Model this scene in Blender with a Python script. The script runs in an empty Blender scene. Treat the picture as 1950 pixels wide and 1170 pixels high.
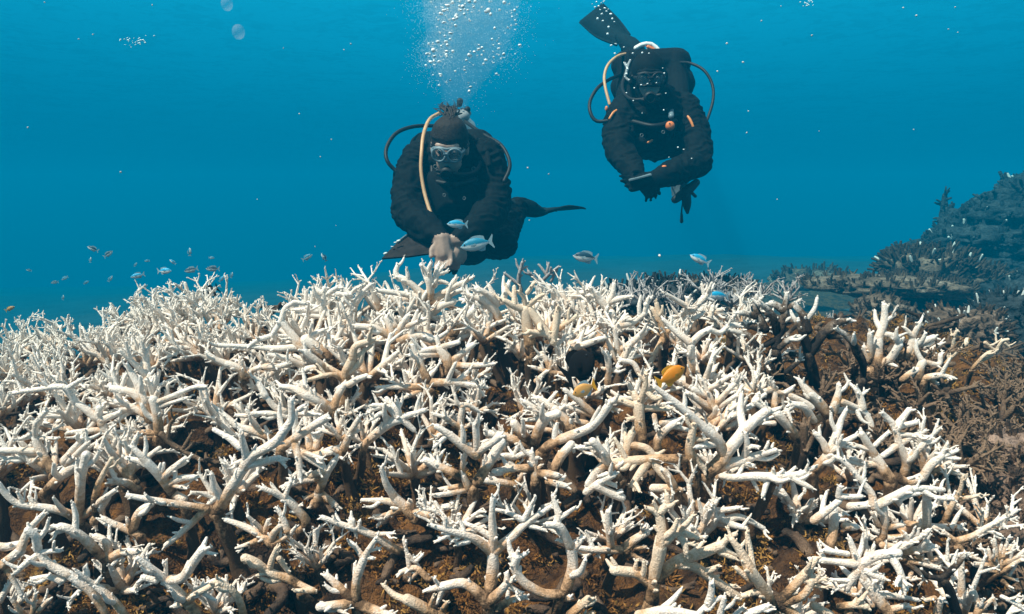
import bpy, bmesh, math, random
import numpy as np
from mathutils import Vector, Matrix, noise

# ------------------------------------------------------------------ camera, world, sun, exposure
scene = bpy.context.scene
COL = scene.collection
W_PX, H_PX, F_PX = 1950.0, 1170.0, 1392.0
PITCH = math.radians(8.0)
CAM = np.array([0.0, 0.0, 1.5])
cam_data = bpy.data.cameras.new("camera")
cam_data.sensor_width = 36.0
cam_data.lens = 36.0 * F_PX / W_PX
cam_data.clip_start = 0.02
cam_data.clip_end = 300.0
cam = bpy.data.objects.new("camera", cam_data)
cam.location = CAM
cam.rotation_euler = (math.radians(90) - PITCH, 0, 0)
COL.objects.link(cam)
scene.camera = cam

SUN_DIR = Vector((-0.44, -0.30, 0.85)).normalized()      # towards the sun
SUN_EL = math.asin(SUN_DIR.z)
world = bpy.data.worlds.new("World")
scene.world = world
world.use_nodes = True
wn, wl = world.node_tree.nodes, world.node_tree.links
wn.clear()
w_out = wn.new("ShaderNodeOutputWorld")
w_bg = wn.new("ShaderNodeBackground")
w_geo = wn.new("ShaderNodeTexCoord")
w_sep = wn.new("ShaderNodeSeparateXYZ")
w_map = wn.new("ShaderNodeMapRange")
w_map.inputs[1].default_value = -0.25
w_map.inputs[2].default_value = 0.75
w_ramp = wn.new("ShaderNodeValToRGB")
els = w_ramp.color_ramp.elements
stops = [(0.0, (0.012, 0.028, 0.040)), (0.20, (0.001, 0.040, 0.085)), (0.26, (0.001, 0.056, 0.118)), (0.36, (0.001, 0.105, 0.190)),
         (0.53, (0.004, 0.212, 0.350)), (0.66, (0.20, 0.22, 0.235)), (1.0, (0.62, 0.50, 0.43))]
els[0].position, els[0].color = stops[0][0], (*stops[0][1], 1)
els[1].position, els[1].color = stops[-1][0], (*stops[-1][1], 1)
for pos, c in stops[1:-1]:
    e = els.new(pos)
    e.color = (*c, 1)
w_sky = wn.new("ShaderNodeTexSky")
w_sky.sky_type = 'NISHITA'
w_sky.sun_disc = False
w_sky.sun_elevation = SUN_EL
w_sky.sun_rotation = math.atan2(SUN_DIR.x, SUN_DIR.y)
w_skym = wn.new("ShaderNodeVectorMath")
w_skym.operation = 'SCALE'
w_skym.inputs['Scale'].default_value = 0.07
w_win = wn.new("ShaderNodeMapRange")                      # the window of sky overhead, seen from under water
w_win.interpolation_type = 'SMOOTHSTEP'
w_win.inputs[1].default_value = 0.62
w_win.inputs[2].default_value = 0.80
w_mix = wn.new("ShaderNodeMix")
w_mix.data_type = 'RGBA'
wl.new(w_geo.outputs['Generated'], w_sep.inputs[0])
wl.new(w_sep.outputs['Z'], w_map.inputs[0])
wl.new(w_sep.outputs['Z'], w_win.inputs[0])
wl.new(w_map.outputs[0], w_ramp.inputs[0])
wl.new(w_sky.outputs[0], w_skym.inputs[0])
wl.new(w_win.outputs[0], w_mix.inputs[0])
wl.new(w_ramp.outputs[0], w_mix.inputs[6])
wl.new(w_skym.outputs[0], w_mix.inputs[7])
wl.new(w_mix.outputs[2], w_bg.inputs[0])
wl.new(w_bg.outputs[0], w_out.inputs[0])
w_bg.inputs[1].default_value = 1.0

sun_data = bpy.data.lights.new("sun", 'SUN')
sun_data.energy = 5.0
sun_data.angle = math.radians(0.6)
sun_data.color = (1.0, 0.70, 0.595)
sun = bpy.data.objects.new("sun", sun_data)
sun.rotation_euler = SUN_DIR.to_track_quat('Z', 'Y').to_euler()
sun.location = (-3, -1, 6)
COL.objects.link(sun)

scene.view_settings.view_transform = 'Standard'
scene.view_settings.look = 'None'
scene.view_settings.exposure = 0.97
scene.view_settings.gamma = 1.0
scene.render.engine = 'CYCLES'
scene.cycles.use_denoising = True
scene.cycles.max_bounces = 6
scene.cycles.volume_bounces = 0
scene.cycles.transparent_max_bounces = 12

# ------------------------------------------------------------------ helpers
def ray(px, py):
    x = (px - 975.0) / F_PX
    u = -(py - 585.0) / F_PX
    c, s = math.cos(PITCH), math.sin(PITCH)
    return np.array([x, c + u * s, -s + u * c])

def P(px, py, d):
    """The point seen at photo pixel (px, py), d metres out along Y."""
    r = ray(px, py)
    return CAM + r * (d / r[1])

def mat(name, build):
    m = bpy.data.materials.new(name)
    m.use_nodes = True
    nt = m.node_tree
    nt.nodes.clear()
    out = nt.nodes.new("ShaderNodeOutputMaterial")
    bs = nt.nodes.new("ShaderNodeBsdfPrincipled")
    nt.links.new(bs.outputs[0], out.inputs[0])
    build(nt, bs)
    return m

def N(nt, t, **kw):
    n = nt.nodes.new(t)
    for k, v in kw.items():
        setattr(n, k, v)
    return n

def noise_tex(nt, scale, detail=3.0, rough=0.55, coord='Object'):
    tc = N(nt, "ShaderNodeTexCoord")
    t = N(nt, "ShaderNodeTexNoise")
    t.inputs['Scale'].default_value = scale
    t.inputs['Detail'].default_value = detail
    t.inputs['Roughness'].default_value = rough
    nt.links.new(tc.outputs[coord], t.inputs['Vector'])
    return t

def ramp(nt, src, stops):
    r = N(nt, "ShaderNodeValToRGB")
    e = r.color_ramp.elements
    e[0].position, e[0].color = stops[0][0], (*stops[0][1], 1)
    e[1].position, e[1].color = stops[-1][0], (*stops[-1][1], 1)
    for p, c in stops[1:-1]:
        k = e.new(p)
        k.color = (*c, 1)
    nt.links.new(src, r.inputs[0])
    return r

def mixc(nt, fac, a, b, blend='MIX'):
    m = N(nt, "ShaderNodeMix")
    m.data_type = 'RGBA'
    m.blend_type = blend
    for v, i in ((fac, 0), (a, 6), (b, 7)):
        if isinstance(v, bpy.types.NodeSocket):
            nt.links.new(v, m.inputs[i])
        elif i == 0:
            m.inputs[0].default_value = v
        else:
            m.inputs[i].default_value = (*v, 1)
    return m.outputs[2]

def bump(nt, bs, height, strength, dist):
    b = N(nt, "ShaderNodeBump")
    b.inputs['Strength'].default_value = strength
    b.inputs['Distance'].default_value = dist
    nt.links.new(height, b.inputs['Height'])
    nt.links.new(b.outputs[0], bs.inputs['Normal'])

def simple(name, c, rough=0.5, var=0.35, scale=40.0, spec=0.5, bstr=0.25, bdist=0.002):
    def f(nt, bs):
        n = noise_tex(nt, scale, 4)
        r = ramp(nt, n.outputs['Fac'], [(0.3, tuple(x * (1 - var) for x in c)), (0.7, tuple(min(1, x * (1 + var)) for x in c))])
        nt.links.new(r.outputs[0], bs.inputs['Base Color'])
        bs.inputs['Roughness'].default_value = rough
        bs.inputs['Specular IOR Level'].default_value = spec
        bump(nt, bs, n.outputs['Fac'], bstr, bdist)
    return mat(name, f)

def coral_mat(name, tip, mid, base, speck):
    """Bleached skeleton: pale tips, tan lower limbs, brown turf on the old base (attribute 'age' runs along each limb)."""
    def f(nt, bs):
        at = N(nt, "ShaderNodeAttribute", attribute_name="age")
        n1 = noise_tex(nt, 90, 4, 0.65)
        n2 = noise_tex(nt, 520, 2, 0.6)
        add = N(nt, "ShaderNodeMath", operation='MULTIPLY_ADD')
        nt.links.new(n1.outputs['Fac'], add.inputs[0])
        add.inputs[1].default_value = 0.75
        nt.links.new(at.outputs['Fac'], add.inputs[2])
        r = ramp(nt, add.outputs[0], [(0.34, tip), (0.62, tuple(0.60 * a + 0.40 * b for a, b in zip(tip, mid))), (0.80, mid), (0.99, base)])
        sp = ramp(nt, n2.outputs['Fac'], [(0.40, (speck, speck * 0.96, speck * 0.90)), (0.60, (1, 1, 1))])
        c = mixc(nt, 0.8, r.outputs[0], sp.outputs[0], 'MULTIPLY')
        nt.links.new(c, bs.inputs['Base Color'])
        bs.inputs['Roughness'].default_value = 0.75
        bs.inputs['Specular IOR Level'].default_value = 0.25
        bump(nt, bs, n2.outputs['Fac'], 0.8, 0.0026)
    return mat(name, f)

M = {}
M['coral'] = coral_mat('bleached_coral', (0.93, 0.865, 0.80), (0.64, 0.40, 0.235), (0.10, 0.058, 0.030), 0.80)
M['coral_tan'] = coral_mat('tan_coral', (0.86, 0.71, 0.56), (0.54, 0.32, 0.17), (0.06, 0.038, 0.022), 0.78)
M['coral_dead'] = coral_mat('dead_coral', (0.235, 0.155, 0.10), (0.10, 0.062, 0.04), (0.035, 0.024, 0.017), 0.6)
M['coral_grey'] = coral_mat('grey_coral', (0.55, 0.50, 0.50), (0.20, 0.17, 0.17), (0.07, 0.06, 0.058), 0.65)
M['coral_darkbase'] = coral_mat('dark_base_coral', (0.92, 0.88, 0.83), (0.14, 0.10, 0.07), (0.018, 0.014, 0.012), 0.84)

def catmull(pts, rad, n):
    pts = np.asarray(pts, float)
    rad = np.asarray(rad, float)
    if len(pts) == 2:
        t = np.linspace(0, 1, n)[:, None]
        return pts[0] * (1 - t) + pts[1] * t, rad[0] * (1 - t[:, 0]) + rad[1] * t[:, 0]
    e = np.vstack([2 * pts[0] - pts[1], pts, 2 * pts[-1] - pts[-2]])
    seg = np.linalg.norm(np.diff(pts, axis=0), axis=1)
    cum = np.concatenate([[0], np.cumsum(seg)])
    out, ro = [], []
    for s in np.linspace(0, cum[-1] * 0.99999, n):
        i = min(np.searchsorted(cum, s, side='right') - 1, len(seg) - 1)
        t = (s - cum[i]) / max(seg[i], 1e-9)
        p0, p1, p2, p3 = e[i], e[i + 1], e[i + 2], e[i + 3]
        out.append(0.5 * (2 * p1 + (p2 - p0) * t + (2 * p0 - 5 * p1 + 4 * p2 - p3) * t * t + (3 * p1 - p0 - 3 * p2 + p3) * t ** 3))
        ro.append(rad[i] * (1 - t) + rad[i + 1] * t)
    return np.array(out), np.array(ro)

class MB:
    """Collects shapes that become ONE mesh."""
    def __init__(self):
        self.v, self.f, self.a, self.n = [], [], [], 0

    def add(self, verts, faces, age=None):
        verts = np.asarray(verts, float)
        self.v.append(verts)
        self.a.append(np.zeros(len(verts)) if age is None else np.asarray(age, float) * np.ones(len(verts)))
        k = self.n
        self.f += [tuple(i + k for i in fc) for fc in faces]
        self.n += len(verts)

    def tube(self, pts, rad, sides=8, step=None, age=(0, 0), wob=0.0, cap0=True, cap1=True, seed=0.0):
        pts = np.asarray(pts, float)
        rad = np.asarray(rad, float)
        L = np.linalg.norm(np.diff(pts, axis=0), axis=1).sum()
        n = int(min(40, max(3, L / (step or max(rad.mean() * 1.1, 1e-4))))) + 1
        c, r = catmull(pts, rad, n)
        t = np.gradient(c, axis=0)
        t /= np.linalg.norm(t, axis=1)[:, None] + 1e-12
        u = np.cross(t[0], [0.3, 0.5, 0.81])
        if np.linalg.norm(u) < 0.3:
            u = np.cross(t[0], [0.9, -0.4, 0.1])
        u /= np.linalg.norm(u) + 1e-12
        age_s = np.linspace(age[0], age[1], n)
        rc, rr, rt, ra, ru = [], [], [], [], []
        def push(cc, r_, tt, aa, uu):
            rc.append(cc); rr.append(r_); rt.append(tt); ra.append(aa); ru.append(uu)
        us = []
        for i in range(n):
            u = u - t[i] * np.dot(u, t[i])
            u /= np.linalg.norm(u) + 1e-12
            us.append(u.copy())
        if cap0:
            for q in (80, 50, 22):
                a = math.radians(q)
                push(c[0] - t[0] * r[0] * math.sin(a), r[0] * math.cos(a), t[0], age_s[0], us[0])
        for i in range(n):
            push(c[i], r[i], t[i], age_s[i], us[i])
        if cap1:
            for q in (22, 50, 80):
                a = math.radians(q)
                push(c[-1] + t[-1] * r[-1] * math.sin(a), r[-1] * math.cos(a), t[-1], age_s[-1], us[-1])
        m = len(rc)
        ang = np.linspace(0, 2 * math.pi, sides, endpoint=False)
        verts = []
        for cc, r_, tt, uu in zip(rc, rr, rt, ru):
            vv = np.cross(tt, uu)
            k = np.full(sides, r_)
            if wob:
                base = [noise.noise(Vector((float(cc[0]) * 60 + math.cos(a) * .9 + seed, float(cc[1]) * 60 + math.sin(a) * .9, float(cc[2]) * 60))) for a in ang]
                k = r_ * (1 + wob * np.array(base))
            verts.append(cc[None, :] + (np.cos(ang)[:, None] * uu + np.sin(ang)[:, None] * vv) * k[:, None])
        verts = np.vstack(verts)
        faces = []
        for i in range(m - 1):
            for j in range(sides):
                j2 = (j + 1) % sides
                faces.append((i * sides + j, i * sides + j2, (i + 1) * sides + j2, (i + 1) * sides + j))
        faces.append(tuple(range(sides - 1, -1, -1)))
        faces.append(tuple((m - 1) * sides + j for j in range(sides)))
        self.add(verts, faces, np.repeat(ra, sides))
        return c, r, t

    def ellipsoid(self, c, r, rot=None, nu=18, nv=12, age=0):
        c = np.asarray(c, float)
        vs, fs = [], []
        for i in range(nv + 1):
            th = math.pi * i / nv
            for j in range(nu):
                ph = 2 * math.pi * j / nu
                vs.append((r[0] * math.sin(th) * math.cos(ph), r[1] * math.sin(th) * math.sin(ph), r[2] * math.cos(th)))
        for i in range(nv):
            for j in range(nu):
                a, b = i * nu + j, i * nu + (j + 1) % nu
                fs.append((a, a + nu, b + nu, b))
        vs = np.array(vs)
        if rot is not None:
            vs = vs @ np.array(rot.to_3x3() if hasattr(rot, 'to_3x3') else rot).T
        self.add(vs + c, fs, age)

    def plate(self, top, thick, nrm):
        """A slab: polygon 'top' (in order) with thickness along -nrm."""
        top = np.asarray(top, float)
        nrm = np.asarray(nrm, float) / np.linalg.norm(nrm)
        k = len(top)
        v = np.vstack([top, top - nrm * thick])
        f = [tuple(range(k)), tuple(range(2 * k - 1, k - 1, -1))]
        for i in range(k):
            j = (i + 1) % k
            f.append((i, i + k, j + k, j))
        self.add(v, f)

    def box(self, lo, hi):
        x0, y0, z0 = lo
        x1, y1, z1 = hi
        v = [(x0, y0, z0), (x1, y0, z0), (x1, y1, z0), (x0, y1, z0), (x0, y0, z1), (x1, y0, z1), (x1, y1, z1), (x0, y1, z1)]
        f = [(0, 3, 2, 1), (4, 5, 6, 7), (0, 1, 5, 4), (1, 2, 6, 5), (2, 3, 7, 6), (3, 0, 4, 7)]
        self.add(v, f)

    def mesh(self, name, origin=(0, 0, 0), smooth=True):
        me = bpy.data.meshes.new(name)
        v = (np.vstack(self.v) - np.asarray(origin, float)) if self.v else np.zeros((0, 3))
        me.from_pydata(v.tolist(), [], self.f)
        at = me.attributes.new("age", 'FLOAT', 'POINT')
        at.data.foreach_set("value", np.concatenate(self.a).astype(np.float32))
        if smooth:
            me.polygons.foreach_set("use_smooth", [True] * len(me.polygons))
        me.validate()
        me.update()
        return me

    def build(self, name, material, parent=None, origin=(0, 0, 0), smooth=True):
        return link(name, self.mesh(name, origin, smooth), material, parent)

def link(name, me, material, parent=None):
    o = bpy.data.objects.new(name, me)
    if material is not None and not me.materials:
        for m in (material if isinstance(material, (list, tuple)) else [material]):
            me.materials.append(m)
    COL.objects.link(o)
    if parent is not None:
        o.parent = parent
    return o

def tag(o, label=None, cat=None, group=None, kind=None):
    if label: o['label'] = label
    if cat: o['category'] = cat
    if group: o['group'] = group
    if kind: o['kind'] = kind
    return o

def thing(name, label, cat, loc=(0, 0, 0), group=None):
    o = bpy.data.objects.new(name, None)
    o.empty_display_size = 0.05
    o.location = tuple(float(x) for x in loc)
    COL.objects.link(o)
    return tag(o, label, cat, group)

def copy_tree(o, parent=None):
    c = o.copy()
    COL.objects.link(c)
    if parent is not None:
        c.parent = parent
    for ch in list(o.children):
        copy_tree(ch, c)
    return c

def remeshed(mb, name, voxel, smooth=3, origin=(0, 0, 0)):
    """Union of the collected shapes as one continuous skin."""
    me = mb.mesh(name + "_src", origin)
    o = bpy.data.objects.new(name + "_src", me)
    COL.objects.link(o)
    r = o.modifiers.new("r", 'REMESH')
    r.mode = 'VOXEL'
    r.voxel_size = voxel
    if smooth:
        s = o.modifiers.new("s", 'SMOOTH')
        s.iterations = smooth
        s.factor = 0.5
    dg = bpy.context.evaluated_depsgraph_get()
    dg.update()
    out = bpy.data.meshes.new_from_object(o.evaluated_get(dg))
    out.name = name
    bpy.data.objects.remove(o)
    bpy.data.meshes.remove(me)
    out.polygons.foreach_set("use_smooth", [True] * len(out.polygons))
    return out

# ------------------------------------------------------------------ the reef slope
_py = [(0.2, -0.68), (0.4, -0.62), (0.6, -0.52), (0.74, -0.441), (0.80, -0.402), (0.88, -0.368), (0.98, -0.334), (1.10, -0.299),
       (1.20, -0.272), (1.35, -0.245), (1.50, -0.227), (1.70, -0.212), (1.85, -0.225), (2.05, -0.30), (2.4, -0.52), (2.9, -0.85), (3.5, -1.2), (6, -1.6)]
_yy = np.array([a for a, b in _py]); _zz = np.array([b for a, b in _py])

def H(x, y):
    """Level at which the living branches spring from their stems."""
    z = CAM[2] + np.interp(y, _yy, _zz)
    lx = np.maximum(0.0, -x - 0.3) / 0.82
    z = z - 0.105 * lx ** 2
    b = 0.52 + 0.45 * (y - 0.8)
    rx = np.maximum(0.0, x - b)
    return z - 0.14 * (1 - np.exp(-rx * 3.0)) - 0.02 * rx - 0.6 * np.maximum(0.0, rx - 1.3) ** 2

def hit(px, py):
    """Distance at which the line of sight through a photo pixel meets the slope."""
    r = ray(px, py)
    d = np.linspace(0.45, 2.1, 1400)
    pts = CAM[None, :] + r[None, :] * (d / r[1])[:, None]
    under = np.nonzero(pts[:, 2] < H(pts[:, 0], pts[:, 1]))[0]
    return float(d[under[0]]) if len(under) else 1.78

def fbm(x, y, z, o=4):
    return noise.fractal(Vector((x, y, z)), 0.9, 2.1, o)

def terrain_z(x, y, rough=1.0):
    n = fbm(x * 5.2, y * 5.2, 3.1, 4)
    m = fbm(x * 19, y * 19, 7.7, 4)
    k = fbm(x * 60, y * 60, 4.2, 3)
    return float(H(x, y)) - 0.086 + rough * (0.050 * n + 0.022 * m + 0.006 * k)

def ground_mat():
    def f(nt, bs):
        a = noise_tex(nt, 12, 6, 0.7)
        b = noise_tex(nt, 75, 4, 0.7)
        c = noise_tex(nt, 260, 3, 0.6)
        r1 = ramp(nt, a.outputs['Fac'], [(0.36, (0.024, 0.017, 0.013)), (0.47, (0.080, 0.044, 0.022)), (0.57, (0.165, 0.080, 0.027)), (0.66, (0.034, 0.024, 0.018))])
        r2 = ramp(nt, b.outputs['Fac'], [(0.36, (0.55, 0.5, 0.48)), (0.62, (1.5, 1.4, 1.3))])
        c1 = mixc(nt, 1.0, r1.outputs[0], r2.outputs[0], 'MULTIPLY')
        r3 = ramp(nt, c.outputs['Fac'], [(0.60, (0, 0, 0)), (0.72, (1, 1, 1))])
        c2 = mixc(nt, r3.outputs[0], c1, (0.13, 0.085, 0.055))
        nt.links.new(c2, bs.inputs['Base Color'])
        bs.inputs['Roughness'].default_value = 0.95
        bs.inputs['Specular IOR Level'].default_value = 0.1
        bump(nt, bs, c.outputs['Fac'], 1.0, 0.012)
    return mat('reef_turf', f)

def sand_mat():
    def f(nt, bs):
        a = noise_tex(nt, 0.9, 5, 0.6)
        b = noise_tex(nt, 14, 4, 0.6)
        r1 = ramp(nt, a.outputs['Fac'], [(0.36, (0.022, 0.030, 0.036)), (0.6, (0.042, 0.056, 0.070))])
        r2 = ramp(nt, b.outputs['Fac'], [(0.35, (0.6, 0.6, 0.6)), (0.6, (1.1, 1.1, 1.1))])
        nt.links.new(mixc(nt, 1.0, r1.outputs[0], r2.outputs[0], 'MULTIPLY'), bs.inputs['Base Color'])
        bs.inputs['Roughness'].default_value = 0.95
        bump(nt, bs, b.outputs['Fac'], 0.5, 0.03)
    return mat('sand_floor', f)

def sheet(name, xs, ys, zf, material):
    nx, ny = len(xs), len(ys)
    v = [(x, y, zf(x, y)) for y in ys for x in xs]
    f = [(j * nx + i, j * nx + i + 1, (j + 1) * nx + i + 1, (j + 1) * nx + i) for j in range(ny - 1) for i in range(nx - 1)]
    me = bpy.data.meshes.new(name)
    me.from_pydata(v, [], f)
    me.polygons.foreach_set("use_smooth", [True] * len(f))
    return tag(link(name, me, material), kind='structure')

FLOOR_Z = CAM[2] - 1.2
xs = np.concatenate([np.arange(-3.4, -1.6, 0.06), np.arange(-1.6, 1.7, 0.0095), np.arange(1.7, 3.6, 0.06)])
ys = np.concatenate([np.arange(-0.6, 0.45, 0.06), np.arange(0.45, 1.3, 0.008), np.arange(1.3, 1.95, 0.013), np.arange(1.95, 4.3, 0.05)])
sheet('reef_slope', xs, ys, terrain_z, ground_mat())
gx = np.concatenate([np.arange(-38.0, -8, 1.5), np.arange(-8, 8.1, 0.25), np.arange(9.5, 38.6, 1.5)])
gy = np.concatenate([np.arange(-2.5, 14, 0.25), np.arange(14, 38.6, 1.2)])
sheet('seabed', gx, gy, lambda x, y: FLOOR_Z - 0.0017 * max(0.0, y - 6.0) ** 2 - 1.6 * (1 - math.exp(-max(0.0, -x - 0.5) * 0.10)) + 0.16 * fbm(x * 0.22, y * 0.22, 1.0, 3) + 0.03 * fbm(x * 1.3, y * 1.3, 5.0, 3), sand_mat())

sheet('rubble_flat', np.arange(0.5, 7.5, 0.09), np.arange(2.2, 9.5, 0.09),
      lambda x, y: FLOOR_Z + 0.10 + 0.10 * fbm(x * 1.1, y * 1.1, 4.0, 4) + 0.05 * fbm(x * 6, y * 6, 8.0, 3) - 0.5 * max(0.0, 1.3 + 0.12 * y + 0.3 * fbm(y, 2, 3, 2) - x) , bpy.data.materials['reef_turf'])

# ------------------------------------------------------------------ staghorn corals drawn limb by limb
TILES = {'B0': (0, 930), 'B1': (390, 930), 'B2': (780, 930), 'B3': (1170, 930), 'B4': (1550, 930),
         'M0': (0, 710), 'M1': (390, 710), 'M2': (780, 710), 'M3': (1170, 710), 'M4': (1550, 710),
         'T0': (0, 500), 'T1': (390, 500), 'T2': (680, 490), 'T3': (1000, 490), 'T4': (1350, 500), 'T5': (1550, 530)}
ZOOM = 4.875
FIELD = 'bleached staghorn corals covering the reef slope'
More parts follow.
